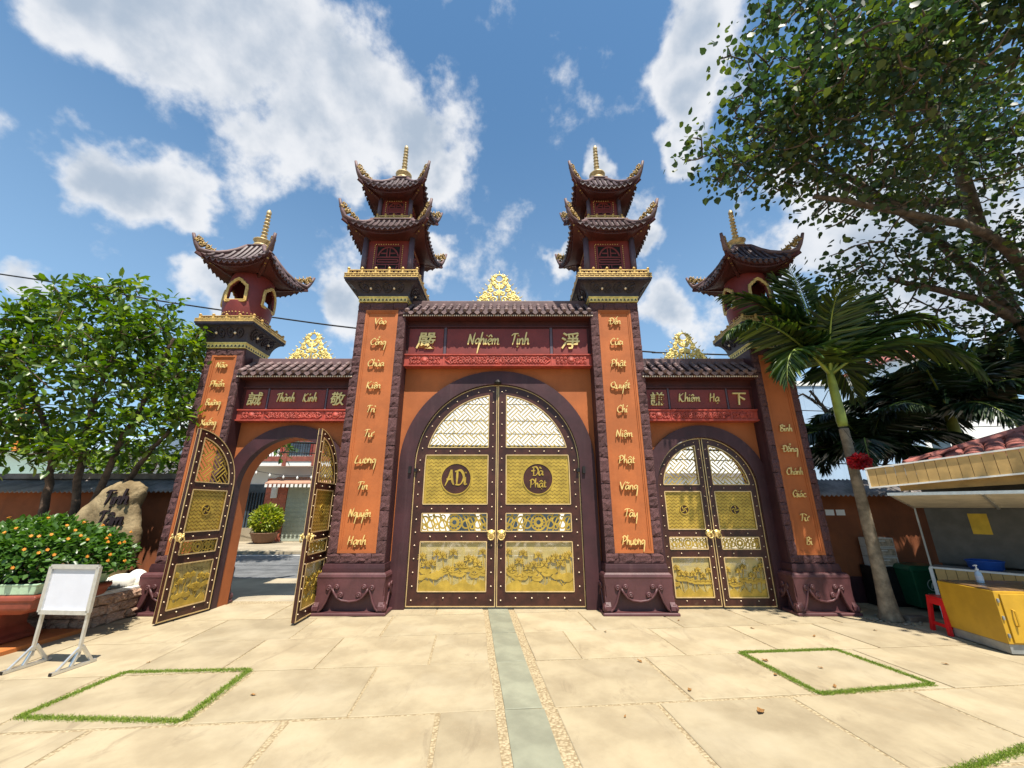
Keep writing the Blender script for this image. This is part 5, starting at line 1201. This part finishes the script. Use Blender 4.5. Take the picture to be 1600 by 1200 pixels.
# tiled hip roof: courses of pantiles
E0, E1, Rg, Rg2, Bk = Vector((.25,-1.15,2.16)), Vector((5.2,-1.15,2.3)), Vector((2.6,.9,3.05)), Vector((5.2,.9,3.05)), Vector((.25,2.9,2.16))
rf = MB().add([E0, E1, Rg2, Rg, Bk, Vector((5.2,2.9,2.2))], [(0,1,2,3),(0,3,4),(3,2,5,4)]).build('tiled_roof', RTILE, ki)
TRm = MB()
for k in range(7): a = pi*k/6; TRm.v += [(cos(a)*.5, 0, sin(a)*.42), (cos(a)*.46, 1, sin(a)*.36)]
for k in range(6): TRm.f.append((2*k, 2*k+1, 2*k+3, 2*k+2))
PT = TRm.mesh('pantile', RTILE, smooth=True)
rows = 9
for (A, B, C, D, nx) in ((E0, E1, Rg2, Rg, 26), (Bk, E0, Rg, Rg, 20)):
    ux = (B-A).normalized(); up = (D-A)-ux*(D-A).dot(ux); Lu = up.length; up.normalize(); nz_ = ux.cross(up).normalized(); M_ = Matrix((ux, up, nz_)).transposed().to_euler(); Lx = (B-A).length
    for j in range(rows):
        for i in range(nx):
            x = (i+.5)*Lx/nx; y = j*Lu/rows; xl = (D-A).dot(ux)*(j+.3)/rows; xr = Lx-((B-C).dot(ux))*(j+.3)/rows
            if x < xl or x > xr: continue
            link('pantile', PT, rf, loc=tuple(A+ux*x+up*y+nz_*(.012)), rot=M_, scale=(Lx/nx*.98, Lu/rows*1.1, .11))
for A, B in ((E0, Rg), (Bk, Rg), (Rg, Rg2)): MB().tube([tuple(A+Vector((0,0,.03))), tuple(B+Vector((0,0,.05)))], .05, 8).build('ridge_cap', RTILE, rf)

cb = thing('yellow_cabinet', 'yellow metal cabinet on a grey plinth in front of the kiosk', 'cabinet', (5.63, 5.16, 0), radians(-6))
MB().box(.01, 1.1, .015, .69, .012, .11).build('plinth', GREYM, cb, bevel=.004)
MB().box(0, 1.12, 0, .72, .112, .655).build('body', YCAB, cb, bevel=.006); MB().box(.02, 1.1, .02, .70, .656, .668).build('top', mat('brown_laminate', (.22,.13,.06), .3, var=.25, scale=9), cb)
dd = MB().box(.05, .56, -.018, -.001, .13, .63).build('door', YCAB, cb, bevel=.004); MB().box(.6, 1.09, -.018, -.001, .13, .63).build('door', YCAB, cb, bevel=.004)
MB().tube([(.12,-.02,.30),(.12,-.05,.31),(.12,-.05,.46),(.12,-.02,.47)], .009, 6).build('handle', YCAB, dd)
for z in (.2, .38, .56): MB().lathe([(.010,-.02),(.012,0),(.010,.02)], (.02,-.008,z), 8).build('hinge', GREYM, cb)
sb = thing('sanitizer_bottle', 'clear pump bottle of hand sanitizer on the yellow cabinet', 'bottle', (6.02, 5.62, .668))
MB().lathe([(.032,0),(.036,.01),(.036,.10),(.028,.125),(.014,.135),(.014,.15)], (0,0,0), 14).build('bottle_body', mat('clear_plastic', (.42,.52,.62), .12, var=.05, bump=0), sb, smooth=True)
MB().lathe([(.0365,.03),(.0365,.085)], (0,0,0), 14).build('bottle_label', WHITEB, sb); MB().lathe([(.018,.15),(.018,.165),(.006,.168),(.006,.20),(.016,.201),(.014,.213)], (0,0,0), 12).tube([(0,0,.207),(-.045,-.01,.203)], .006, 6).build('pump', WHITEP, sb)
stl = thing('plastic_stool', 'small red plastic stool between the kiosk counter and yellow cabinet', 'stool', (5.84, 5.98, 0), radians(-10))
MB().box(-.13, .13, -.13, .13, .415, .44).build('seat', REDPL, stl, bevel=.01); MB().box(-.125, .125, -.128, -.118, .34, .414).box(-.125, .125, .118, .128, .34, .414).box(-.128, -.118, -.117, .117, .34, .414).box(.118, .128, -.117, .117, .34, .414).build('apron', REDPL, stl)
for a in (-1, 1):
    for b in (-1, 1): MB().bar((a*.105, b*.105, .414), (a*.14, b*.14, 0), .05, .035, (1,0,0)).build('leg', REDPL, stl)
for a in (-1, 1): MB().bar((a*.125,-.12,.10), (a*.125,.12,.10), .02, .04).build('stretcher', REDPL, stl)
MB().bar((-.12,-.128,.10), (.12,-.128,.10), .02, .04).build('stretcher', REDPL, stl)
bn = thing('wheelie_bin', 'dark green wheeled litter bin with round white emblem beside the palm', 'bin', (6.80, 7.28, 0), radians(-8))
MB().add([(-.22,-.2,.05),(.22,-.2,.05),(.22,.2,.05),(-.22,.2,.05),(-.28,-.27,.60),(.28,-.27,.60),(.28,.25,.60),(-.28,.25,.60)], [(3,2,1,0),(4,5,6,7),(0,1,5,4),(1,2,6,5),(2,3,7,6),(3,0,4,7)]).build('bin_body', GREENPL, bn, bevel=.015)
MB().add([(-.3,-.29,.602),(.3,-.29,.602),(.3,.28,.602),(-.3,.28,.602),(-.24,-.22,.68),(.24,-.22,.68),(.24,.24,.68),(-.24,.24,.68)], [(3,2,1,0),(4,5,6,7),(0,1,5,4),(1,2,6,5),(2,3,7,6),(3,0,4,7)]).build('lid', GREENPL, bn, bevel=.015)
EMB = mat('pale_emblem', (.38,.46,.42), .6); fb = lambda x, z, d: (x, -.2-(z-.05)*.127+d, z)
em = MB(); em.ribbon([(.085*cos(2*pi*i/24), .40+.085*sin(2*pi*i/24)) for i in range(25)], .01, -.006, -.002, fb); em.ribbon([(-.03,.35),(-.02,.42),(.02,.45),(.045,.42)], .02, -.006, -.002, fb); em.ribbon([(.0,.36),(.03,.38),(.04,.35)], .014, -.006, -.002, fb)
for i, z in enumerate((.27,.235)):
    for k in range(7): em.ribbon([(-.1+.03*k, z), (-.08+.03*k, z)], .012, -.006, -.002, fb)
em.build('emblem', EMB, bn)
for a in (-1, 1): MB().lathe([(.06,-.02),(.075,-.015),(.075,.015),(.06,.02)], (0,0,0), 16).xf(Matrix.Translation((a*.2,.22,.075)) @ Matrix.Rotation(pi/2, 4, 'Y')).build('wheel', IRON, bn)
tag(MB().box(6.18, 6.72, 7.42, 7.70, 0, .62).build('black_stand', IRON, bevel=.01), 'low black cupboard against the wall carrying the plastic drawers', 'cupboard')
dw = thing('drawer_unit', 'three tier pale plastic drawer unit on the black cupboard behind the palm', 'drawers', (6.46, 7.55, .62))
for k in range(3):
    z = k*.155; MB().box(-.21, .21, -.11, .12, z, z+.15).build('drawer_case', CLEARPL, dw, bevel=.006); d_ = MB().box(-.185, .185, -.118, -.1105, z+.02, z+.13).build('drawer', DRAWER, dw); MB().box(-.05, .05, -.126, -.1185, z+.09, z+.11).build('pull', CLEARPL, d_)
tag(MB().lathe([(.16,0),(.20,.12),(.21,.125),(.19,.13),(.18,.02)], (6.95, 6.35, .72), 20).build('blue_basin', BLUEPL, smooth=True), 'blue plastic basin on the kiosk counter', 'basin')
tag(MB().box(5.76, 6.06, 6.5, 6.63, -.005, .075).build('loose_brick', mat('old_brick', (.17,.13,.10), .9, var=.3, bump=.6), bevel=.012), 'loose grey brick lying by the foot of the palm', 'brick')

# ---------------------------------------------------------------- palms
def frond(az, el, L, droop, seed, m, rich=62, ll=.62, base_=(0,0,0)):
    r = np.random.default_rng(seed); d0 = np.array([cos(az)*cos(el), sin(az)*cos(el), sin(el)]); P = [np.array(base_, float)]; d = d0.copy(); n = 22
    for i in range(n):
        P.append(P[-1]+d*L/n); k = (i/n); d = unit((d+np.array([0,0,-droop*(.2+1.6*k)/n*2.0]))[None])[0]
    P = np.array(P); pos = []; dirs = []; nors = []; sz = []
    for k in range(rich):
        t = .14+.86*k/rich; x = t*n; i = int(x); q = P[i]*(1-(x-i))+P[min(i+1, n)]*(x-i); tg = unit((P[min(i+1, n)]-P[i])[None])[0]
        sdv = unit(np.cross(tg, [0,0,1.])[None])[0]; upv = np.cross(sdv, tg)
        for s_ in (-1, 1):
            f_ = .35+.75*t; dv = sdv*s_*(1.0-.45*t)+tg*f_+upv*(.22-.2*t)+np.array([0,0,-.50])+r.normal(size=3)*.10
            pos.append(q); dirs.append(dv); nors.append(upv+sdv*s_*.35+r.normal(size=3)*.2); sz.append(ll*(sin(pi*min(1, .25+t*.75))*.75+.28)*r.uniform(.85,1.1))
    return P, np.array(pos), np.array(dirs), np.array(nors), np.array(sz)
def palm(name, label, base_, h, r0, r1, fronds, m, shaft=True, L=2.2, ll=.62, zs=.75):
    p = thing(name, label, 'palm', base_); zt = h*zs
    tk = MB(); pr = []
    k = int(zt/.07)
    for i in range(k): z = i*zt/k; rr = r0+(r1-r0)*(z/zt)**.6+(.05*math.exp(-z*4)); pr += [(rr, z), (rr*.965, z+zt/k*.5)]
    tk.lathe(pr, (0,0,0), 16).build('trunk', PALMT, p, smooth=True)
    MB().lathe([(r1*.98, zt),(r1*1.12, zt+.1),(r1*.95, h-.2),(r1*.6, h+.1)], (0,0,0), 14).build('crownshaft', PALMG, p, smooth=True)
    for i, (az, el, Ls, dr) in enumerate(fronds):
        P, a, b, c, s_ = frond(radians(az), radians(el), L*Ls, dr, 100+i, m, ll=ll)
        P[:, 2] += h-.05; a[:, 2] += h-.05
        ra = MB().tube([tuple(q) for q in P], [.028-.025*j/(len(P)-1) for j in range(len(P))], 6).build('frond', PALMG, p, smooth=True)
        leaf_mesh('leaflets', a, b, c, s_, m, .095, ra, kind='stuff')
    return p
palm('areca_palm', 'slender palm with green crownshaft standing before the shaded outer pillar', (5.58, 6.6, 0), 3.86, .10, .07, [
    (176,66,1.05,.85),(150,72,1.0,.7),(192,50,1.05,1.1),(210,34,.85,1.5),(12,66,1.1,.8),(-8,52,1.1,1.05),(-26,36,1.0,1.4),(95,84,1.05,.25),(60,76,1.1,.4),(125,80,1.05,.35),(262,72,.7,.8),(40,34,.95,1.2)], LEAF_P, L=2.3, ll=.66)
FR = [(i*29+13, 62-((i*37) % 60), .85+.3*((i*7) % 5)/5, .7+.5*((i*11) % 4)/4) for i in range(18)]
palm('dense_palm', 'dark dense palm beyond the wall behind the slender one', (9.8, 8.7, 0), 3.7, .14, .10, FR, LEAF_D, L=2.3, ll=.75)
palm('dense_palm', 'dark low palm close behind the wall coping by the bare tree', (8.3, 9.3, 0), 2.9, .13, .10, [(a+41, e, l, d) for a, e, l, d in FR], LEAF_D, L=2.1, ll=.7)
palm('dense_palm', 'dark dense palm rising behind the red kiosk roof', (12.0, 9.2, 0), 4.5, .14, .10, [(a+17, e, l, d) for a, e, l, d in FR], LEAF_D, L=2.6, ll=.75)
r = np.random.default_rng(31); n = 420; v = unit(r.normal(size=(n,3)))
hd = thing('hanging_decoration', 'red ball of cloth petals hanging beside the palm trunk', 'ornament', (5.46, 6.32, 2.28))
REDL = leafmat('red_petal', (.16,.004,.008), (.36,.008,.014), (.60,.02,.03), .2, .6)
leaf_mesh('petals', v*np.array([.12,.12,.10])*(.5+.5*r.random((n,1))), unit(v+r.normal(size=(n,3))*.6), unit(r.normal(size=(n,3))), .05+.03*r.random(n), REDL, .7, hd)
MB().tube([(0,0,.05),(.01,.02,.3),(.05,.2,.55)], .004, 5).build('string', CABLE, hd)
# gravel collar round the palm
random.seed(77); gv = MB()
for i in range(60):
    a = random.uniform(0,6.28); q = random.uniform(.13,.36); x, y, s_ = 5.58+q*cos(a), 6.6+q*sin(a)*.8, random.uniform(.012,.03)
    gv.lathe([(s_*.5,0),(s_,.4*s_),(s_*.6,.9*s_),(.002,s_)], (x, y, .0), 6)
g_ = gv.build('gravel', mat('gravel_stone', (.22,.18,.13), .9, var=.3), kind='stuff'); g_['label'] = 'loose gravel scattered round the foot of the palm'; g_['category'] = 'gravel'

# ---------------------------------------------------------------- spreading bodhi tree over the right side
random.seed(21)
rosette_tree('spreading_tree', 'large spreading tree with small heart shaped leaves arching over the kiosk', [
    [(12.2,8.4,0),(12.0,8.3,2.5),(11.4,8.0,4.8),(10.6,7.6,7.0),(10.2,7.2,9.5),(10.0,7.0,12.0)], [(12.0,8.3,2.8),(11.0,7.8,5.2),(9.2,7.2,6.9),(7.6,6.8,7.9),(6.0,6.4,8.6)],
    [(11.5,8.0,4.6),(10.4,7.0,6.0),(9.0,6.4,6.6),(7.4,6.2,6.9),(5.6,6.0,7.1)], [(10.6,7.6,7.0),(9.4,6.6,9.0),(8.0,6.0,10.2),(6.4,5.6,10.8)], [(11.8,8.2,3.6),(11.2,6.0,6.0),(10.0,4.0,7.6),(8.6,2.8,8.4)],
    [(10.4,7.4,8.2),(9.0,7.8,8.6),(7.4,7.6,9.2),(6.0,7.0,9.8)], [(11.6,8.1,4.4),(10.6,7.6,5.4),(9.2,7.4,5.9),(7.8,7.2,6.1)]],
    [(5.35,6.0,8.05,1.3,1.2,.65), (6.9,6.2,7.6,1.4,1.3,.8), (4.4,5.7,7.65,.75,.8,.42), (7.0,5.4,9.6,1.7,1.3,1.1), (6.0,5.2,10.7,1.2,1.0,.8), (9.0,6.6,8.6,1.8,1.5,1.3), (8.6,6.4,10.8,1.9,1.5,1.1), (8.4,7.0,6.4,1.7,1.2,.6), (10.4,7.0,6.6,1.5,1.5,1.0), (7.0,6.9,6.2,1.0,.7,.5),
     (8.8,3.4,8.4,1.9,1.6,1.0), (10.6,4.8,8.0,1.6,1.6,1.2), (11.2,7.0,9.8,1.5,1.5,1.6), (7.8,4.4,8.8,1.4,1.2,.8), (9.6,7.6,5.4,1.8,.9,.5), (7.6,2.6,8.3,1.2,1.2,.7), (5.7,4.4,8.6,1.2,1.0,.6), (5.5,4.6,8.0,1.2,1.0,.5), (4.9,4.9,8.3,.8,.7,.5), (3.55,5.6,7.75,.5,.4,.3), (3.9,5.3,8.3,.5,.4,.3), (4.2,5.2,9.3,.55,.45,.4), (5.2,6.1,8.7,.9,.9,.6), (3.75,5.5,7.3,.35,.4,.25), (4.3,5.3,8.6,.5,.4,.3), (4.8,5.0,10.2,.5,.4,.35), (7.0,4.0,8.9,1.2,1.0,.6), (6.6,4.2,8.0,1.0,.8,.5), (7.6,8.0,5.6,1.2,.8,.5), (9.0,8.2,4.9,1.5,.7,.4)],
    1700, LEAF_B, .105, BARKG, per=13, spread=.38, seed=22, heart=True, limb_r=(.15,.045), twig=.02)

# ================================================================== BEYOND THE GATE
sh = thing('shop_house', 'salmon tiled house with roller shutter and red balcony across the street', 'house', (-11.0, 20, .05))
MB().box(-6, 8, 0, .3, 0, 7.5).build('facade', WBLD, sh)
random.seed(2)
for j in range(12):
    for i in range(3): MB().box(-.95+i*.35, -.95+i*.35+.34, -.06, -.001, j*.24, j*.24+.232).build('wall_tile', SALM, sh)
sht = MB().box(.12, 4.2, -.03, -.001, 0, 2.6).build('roller_shutter', SHUT, sh)
for j in range(12): MB().box(.12, 4.2, -.042, -.031, .02+j*.215, .02+j*.215+.19).build('shutter_slat', SHUT, sht)
MB().box(-3.2, -.98, -.03, -.001, .6, 2.6).build('dark_doorway', WGLASS, sh)
for i in range(16): MB().box(-3.1+i*.14, -3.07+i*.14, -.08, -.04, .6, 2.2).build('grille_bar', IRON, sh)
MB().box(-3.2, -1.0, -.12, -.03, 0, .6).build('low_wall', CONC, sh)
aw = MB().add([(-.5,-1.0,2.62),(4.4,-1.0,2.62),(4.4,0,2.95),(-.5,0,2.95),(-.5,-1.0,2.56),(4.4,-1.0,2.56),(4.4,0,2.9),(-.5,0,2.9)], [(0,1,2,3),(7,6,5,4),(4,5,1,0),(0,3,7,4),(1,5,6,2)]).build('awning', AWN, sh)
for i in range(24): MB().box(-.48+i*.2, -.36+i*.2, -1.02, -1.003, 2.42, 2.56).build('awning_flap', WHITEP, aw)
bal = MB().box(-3.4, 4.4, -.9, -.001, 3.4, 3.62).build('balcony_slab', WBLD, sh)
MB().box(-1.3, 4.4, -.93, -.85, 3.62, 3.85).box(-1.3, 4.4, -.93, -.85, 4.55, 4.66).build('balcony_rail', BALC, bal)
for i in range(5): MB().box(-1.3+i*1.4, -1.12+i*1.4, -.96, -.82, 3.4, 4.7).build('balcony_post', BALC, bal)
for i in range(46): MB().box(-1.1+i*.12, -1.08+i*.12, -.9, -.88, 3.85, 4.55).build('baluster', IRON, bal)
for x0, x1 in ((-.6,1.2),(1.5,3.4)):
    wn = MB().box(x0, x1, -.03, -.001, 4.0, 6.4).build('window', WGLASS, sh); MB().box(x0, x0+.4, -.05, -.031, 4.0, 6.4).build('curtain', REDC, wn); MB().box(x1-.3, x1, -.05, -.031, 4.0, 6.4).build('curtain', RED, wn)
tag(MB().box(-11.65, -11.35, 19.86, 19.935, 2.0, 2.55).build('meter_box', WHITEP, bevel=.02), 'white electricity meter box on the salmon tiled wall', 'meter')
ln = thing('red_lantern', 'round red lantern hanging over the balcony across the street', 'lantern', (-9.1, 19.2, 5.4))
MB().lathe([(.08,-.25),(.2,-.18),(.27,0),(.2,.18),(.08,.25)], (0,0,0), 16).build('lantern_body', REDPL, ln, smooth=True); MB().lathe([(.09,.25),(.09,.3)], (0,0,0), 10).lathe([(.09,-.3),(.09,-.25)], (0,0,0), 10).build('lantern_cap', GOLD, ln)
pt = thing('street_plant_pot', 'brown pot with a yellow green shrub before the salmon house', 'potted plant', (-11.05, 18.9, .05))
MB().lathe([(.32,0),(.42,.1),(.55,.4),(.6,.45),(.55,.46),(.5,.42)], (0,0,0), 20).build('pot', mat('brown_pot', (.16,.085,.05), .7), pt, smooth=True)
r = np.random.default_rng(55); n = 1500; v = unit(r.normal(size=(n,3)))
leaf_mesh('shrub', v*np.array([.62,.55,.6])*(.6+.4*r.random((n,1)))+np.array([0,0,1.0]), unit(v+r.normal(size=(n,3))*.6+np.array([0,0,.3])), unit(r.normal(size=(n,3))+np.array([0,0,1.])), .14+.1*r.random(n), LEAF_Y, .4, pt)
rosette_tree('street_tree', 'street tree with pale leaves hanging before the salmon house', [[(-9.6,12.6,0),(-9.5,12.6,2.2),(-9.0,12.7,3.4),(-8.2,12.8,4.4)], [(-9.5,12.6,2.0),(-9.8,12.5,3.5),(-9.9,12.4,5)]],
    [(-8.6,12.9,4.3,1.4,1.2,.9), (-9.8,12.6,5.0,1.5,1.3,1.0), (-7.7,12.9,3.7,.8,.8,.55), (-8.6,12.5,3.4,.8,.7,.4)], 300, LEAF_L, .2, BARK, per=9, spread=.25, seed=8, limb_r=(.12,.04))
# buildings behind the gate
wb = thing('white_building', 'long white rendered building behind the central doors', 'building', (0.6, 23, .0))
MB().box(-7.2, 12.4, 0, 6, 0, 8.6).build('wall', WBLD, wb)
for i in range(8):
    MB().box(-6.9+i*2.3, -4.9+i*2.3, -.03, -.001, .12, 2.7).build('shop_window', WGLASS, wb)
MB().box(-7.3, 12.5, -.3, .0, 3.2, 3.4).build('ledge', CORR, wb); MB().box(-7.3, 12.5, -.25, 6.1, 8.6, 8.8).build('parapet', WBLD, wb)
bb = thing('blue_clad_building', 'tall pale blue metal clad building beyond the right wall', 'building', (20.5, 24, 0))
for i in range(12): MB().box(-4.5+i*.75, -4.5+i*.75+.745, 0, .12, 0, 9.0).build('cladding_panel', BBLD, bb)
MB().box(-4.5, 4.5, .12, 10, 0, 8.9).build('core', BBLD, bb); MB().box(-4.6, 4.6, -.08, .0, 8.9, 9.2).build('roof_edge', WHITEP, bb)
wt = thing('white_tower_house', 'narrow white house with red roof seen above the palms', 'building', (29.5, 26, 0)); MB().box(-2.6, 4, 0, 6, 0, 11.5).build('wall', WBLD, wt); MB().add([(-3,-.3,11.5),(4.4,-.3,11.5),(4.4,6.3,11.5),(-3,6.3,11.5),(.7,3,13.6)], [(0,1,4),(1,2,4),(2,3,4),(3,0,4),(3,2,1,0)]).build('roof', RTILE, wt)
for j in range(3): MB().box(-2, -.8, -.03, -.001, 2+j*3.2, 3.6+j*3.2).build('window', WGLASS, wt)
lb = thing('pale_warehouse', 'pale blue and white low building behind the left tree', 'building', (-19.5, 14.5, 0)); MB().box(-9, 5.2, 0, 5, 0, 3.6).build('wall', WBLD, lb)
MB().add([(-9.3,-.5,3.5),(5.5,-.5,3.5),(5.5,3,4.6),(-9.3,3,4.6),(-9.3,6,3.5),(5.5,6,3.5)], [(0,1,2,3),(3,2,5,4),(0,3,4),(1,5,2)]).build('roof', BBLD, lb)
MB().box(-3, 3.5, -1.2, -.01, 2.3, 2.42).build('green_canopy', MINT, lb)
for i in range(5): MB().box(-8+i*2.6, -6.6+i*2.6, -.03, -.001, 1.0, 2.2).build('window', WGLASS, lb)
fg = thing('temple_flag', 'orange and white flag hanging on a pole behind the left tree', 'flag', (-11.2, 9.0, 0))
MB().tube([(-.3,0,0),(-.3,0,4.4)], .02, 6).build('flag_pole', GREYM, fg)
for k, (z0, z1, m_) in enumerate(((3.45,3.8,mat('orange_cloth',(.75,.28,.05),.8)), (3.1,3.45,WBLD), (2.8,3.1,mat('orange_cloth',(.75,.28,.05),.8)))):
    vs = [(-.28+.1*i+.12*(3.8-z), .04*sin(i*1.5+z*3), z) for z in (z0, z1) for i in range(5)]; MB().add(vs, [(i, i+1, i+6, i+5) for i in range(4)]).build('flag_band', m_, fg, fix=False)
rosette_tree('green_hedge_tree', 'leafy bright green tree rising behind the left boundary wall', [[(-8.6,9.4,0),(-8.6,9.4,1.6),(-8.3,9.4,2.6)]], [(-8.3,9.3,2.7,1.3,.6,.5), (-9.8,9.4,2.5,1.0,.6,.4), (-7.2,9.3,2.6,.6,.5,.4), (-7.3,8.9,5.2,.7,.6,.6), (-7.3,8.9,4.0,.7,.6,.8)], 230, LEAF_L, .16, BARK, per=9, spread=.18, seed=14, limb_r=(.06,.03))
# bare tree by the right wall
bt2 = thing('bare_tree', 'leafless grey tree with crooked branches behind the right wall', 'tree', (9.0, 9.6, 0)); tb = MB(); random.seed(6)
limb(tb, [(0,0,0),(-.1,0,1.4),(-.3,0,2.4),(-.9,0,3.3),(-1.5,0,4.4)], .11, .03, 6, .03); bb_ = MB()
for a, b in (((-.1,0,1.6),(1.2,.2,2.3)), ((-.3,0,2.4),(.9,.1,3.6)), ((-.6,0,2.8),(-1.9,.1,2.9)), ((-.9,0,3.3),(.1,0,4.6)), ((.5,.1,1.95),(1.9,.2,1.9)), ((-1.2,0,3.8),(-2.2,0,4.3)), ((.4,0,3.0),(1.6,0,3.4))):
    Q = limb(bb_, [a, tuple((np.array(a)+np.array(b))/2+np.array([.1,0,.2])), b], .05, .014, 5, .05, 6)
    for k in range(7):
        q = random.choice(Q); e = q+Vector((random.uniform(-.6,.7), random.uniform(-.3,.3), random.uniform(-.1,.7))); bb_.tube([q, (q+e)/2+Vector((0,0,.06)), e], [.012,.009,.004], 4)
tb.build('trunk', BARKG, bt2, smooth=True); bb_.build('branches', BARKG, bt2, kind='stuff')
# overhead cables
def cable(pts, label, r_=.014):
    P = [Vector(p) for p in crom(pts, 8)]; tag(MB().tube(P, r_, 5).build('overhead_cable', CABLE, smooth=True), label, 'cable')
cable([(-26,10,9.6),(-14.8,10,8.02),(-9.93,10,7.15),(-6.4,10,6.6),(-4.24,10,6.3)]+[(-1,10,5.95),(3.55,10,5.62),(4.15,10,5.58),(9,10,5.5),(20,10,5.8)], 'single black cable sagging behind the gate towers', .022)
for i, (z, y) in enumerate(((3.0,10.6),(3.35,10.7),(2.72,10.5),(3.75,10.9),(4.2,10.8))):
    cable([(-20,y,z+1.0),(-6,y,z+.25),(2,y,z+.12),(7,y,z),(12,y,z-.05),(24,y,z+.4)], ['thick lowest pair of street cables behind the right wall', 'street cable just above the thick pair', 'lowest street cable near the right wall coping', 'upper street cable crossing the pale blue building', 'topmost street cable crossing the pale blue building'][i], (.028,.012,.014,.012,.012)[i])
# string of festoon bulbs under the balcony
fs_ = thing('festoon_lights', 'string of small white bulbs hung before the shop house awning', 'string lights', (-10.5, 18.6, 3.1)); P = [Vector((-2.2+6.4*i/20, 0, .3-.55*sin(pi*i/20)+.2*i/20)) for i in range(21)]; MB().tube(P, .012, 5).build('wire', CABLE, fs_)
for q in P[1:-1:2]: MB().lathe([(.01,-.16),(.04,-.12),(.045,-.07),(.02,-.02),(.015,0)], tuple(q), 8).build('bulb', WHITEP, fs_)
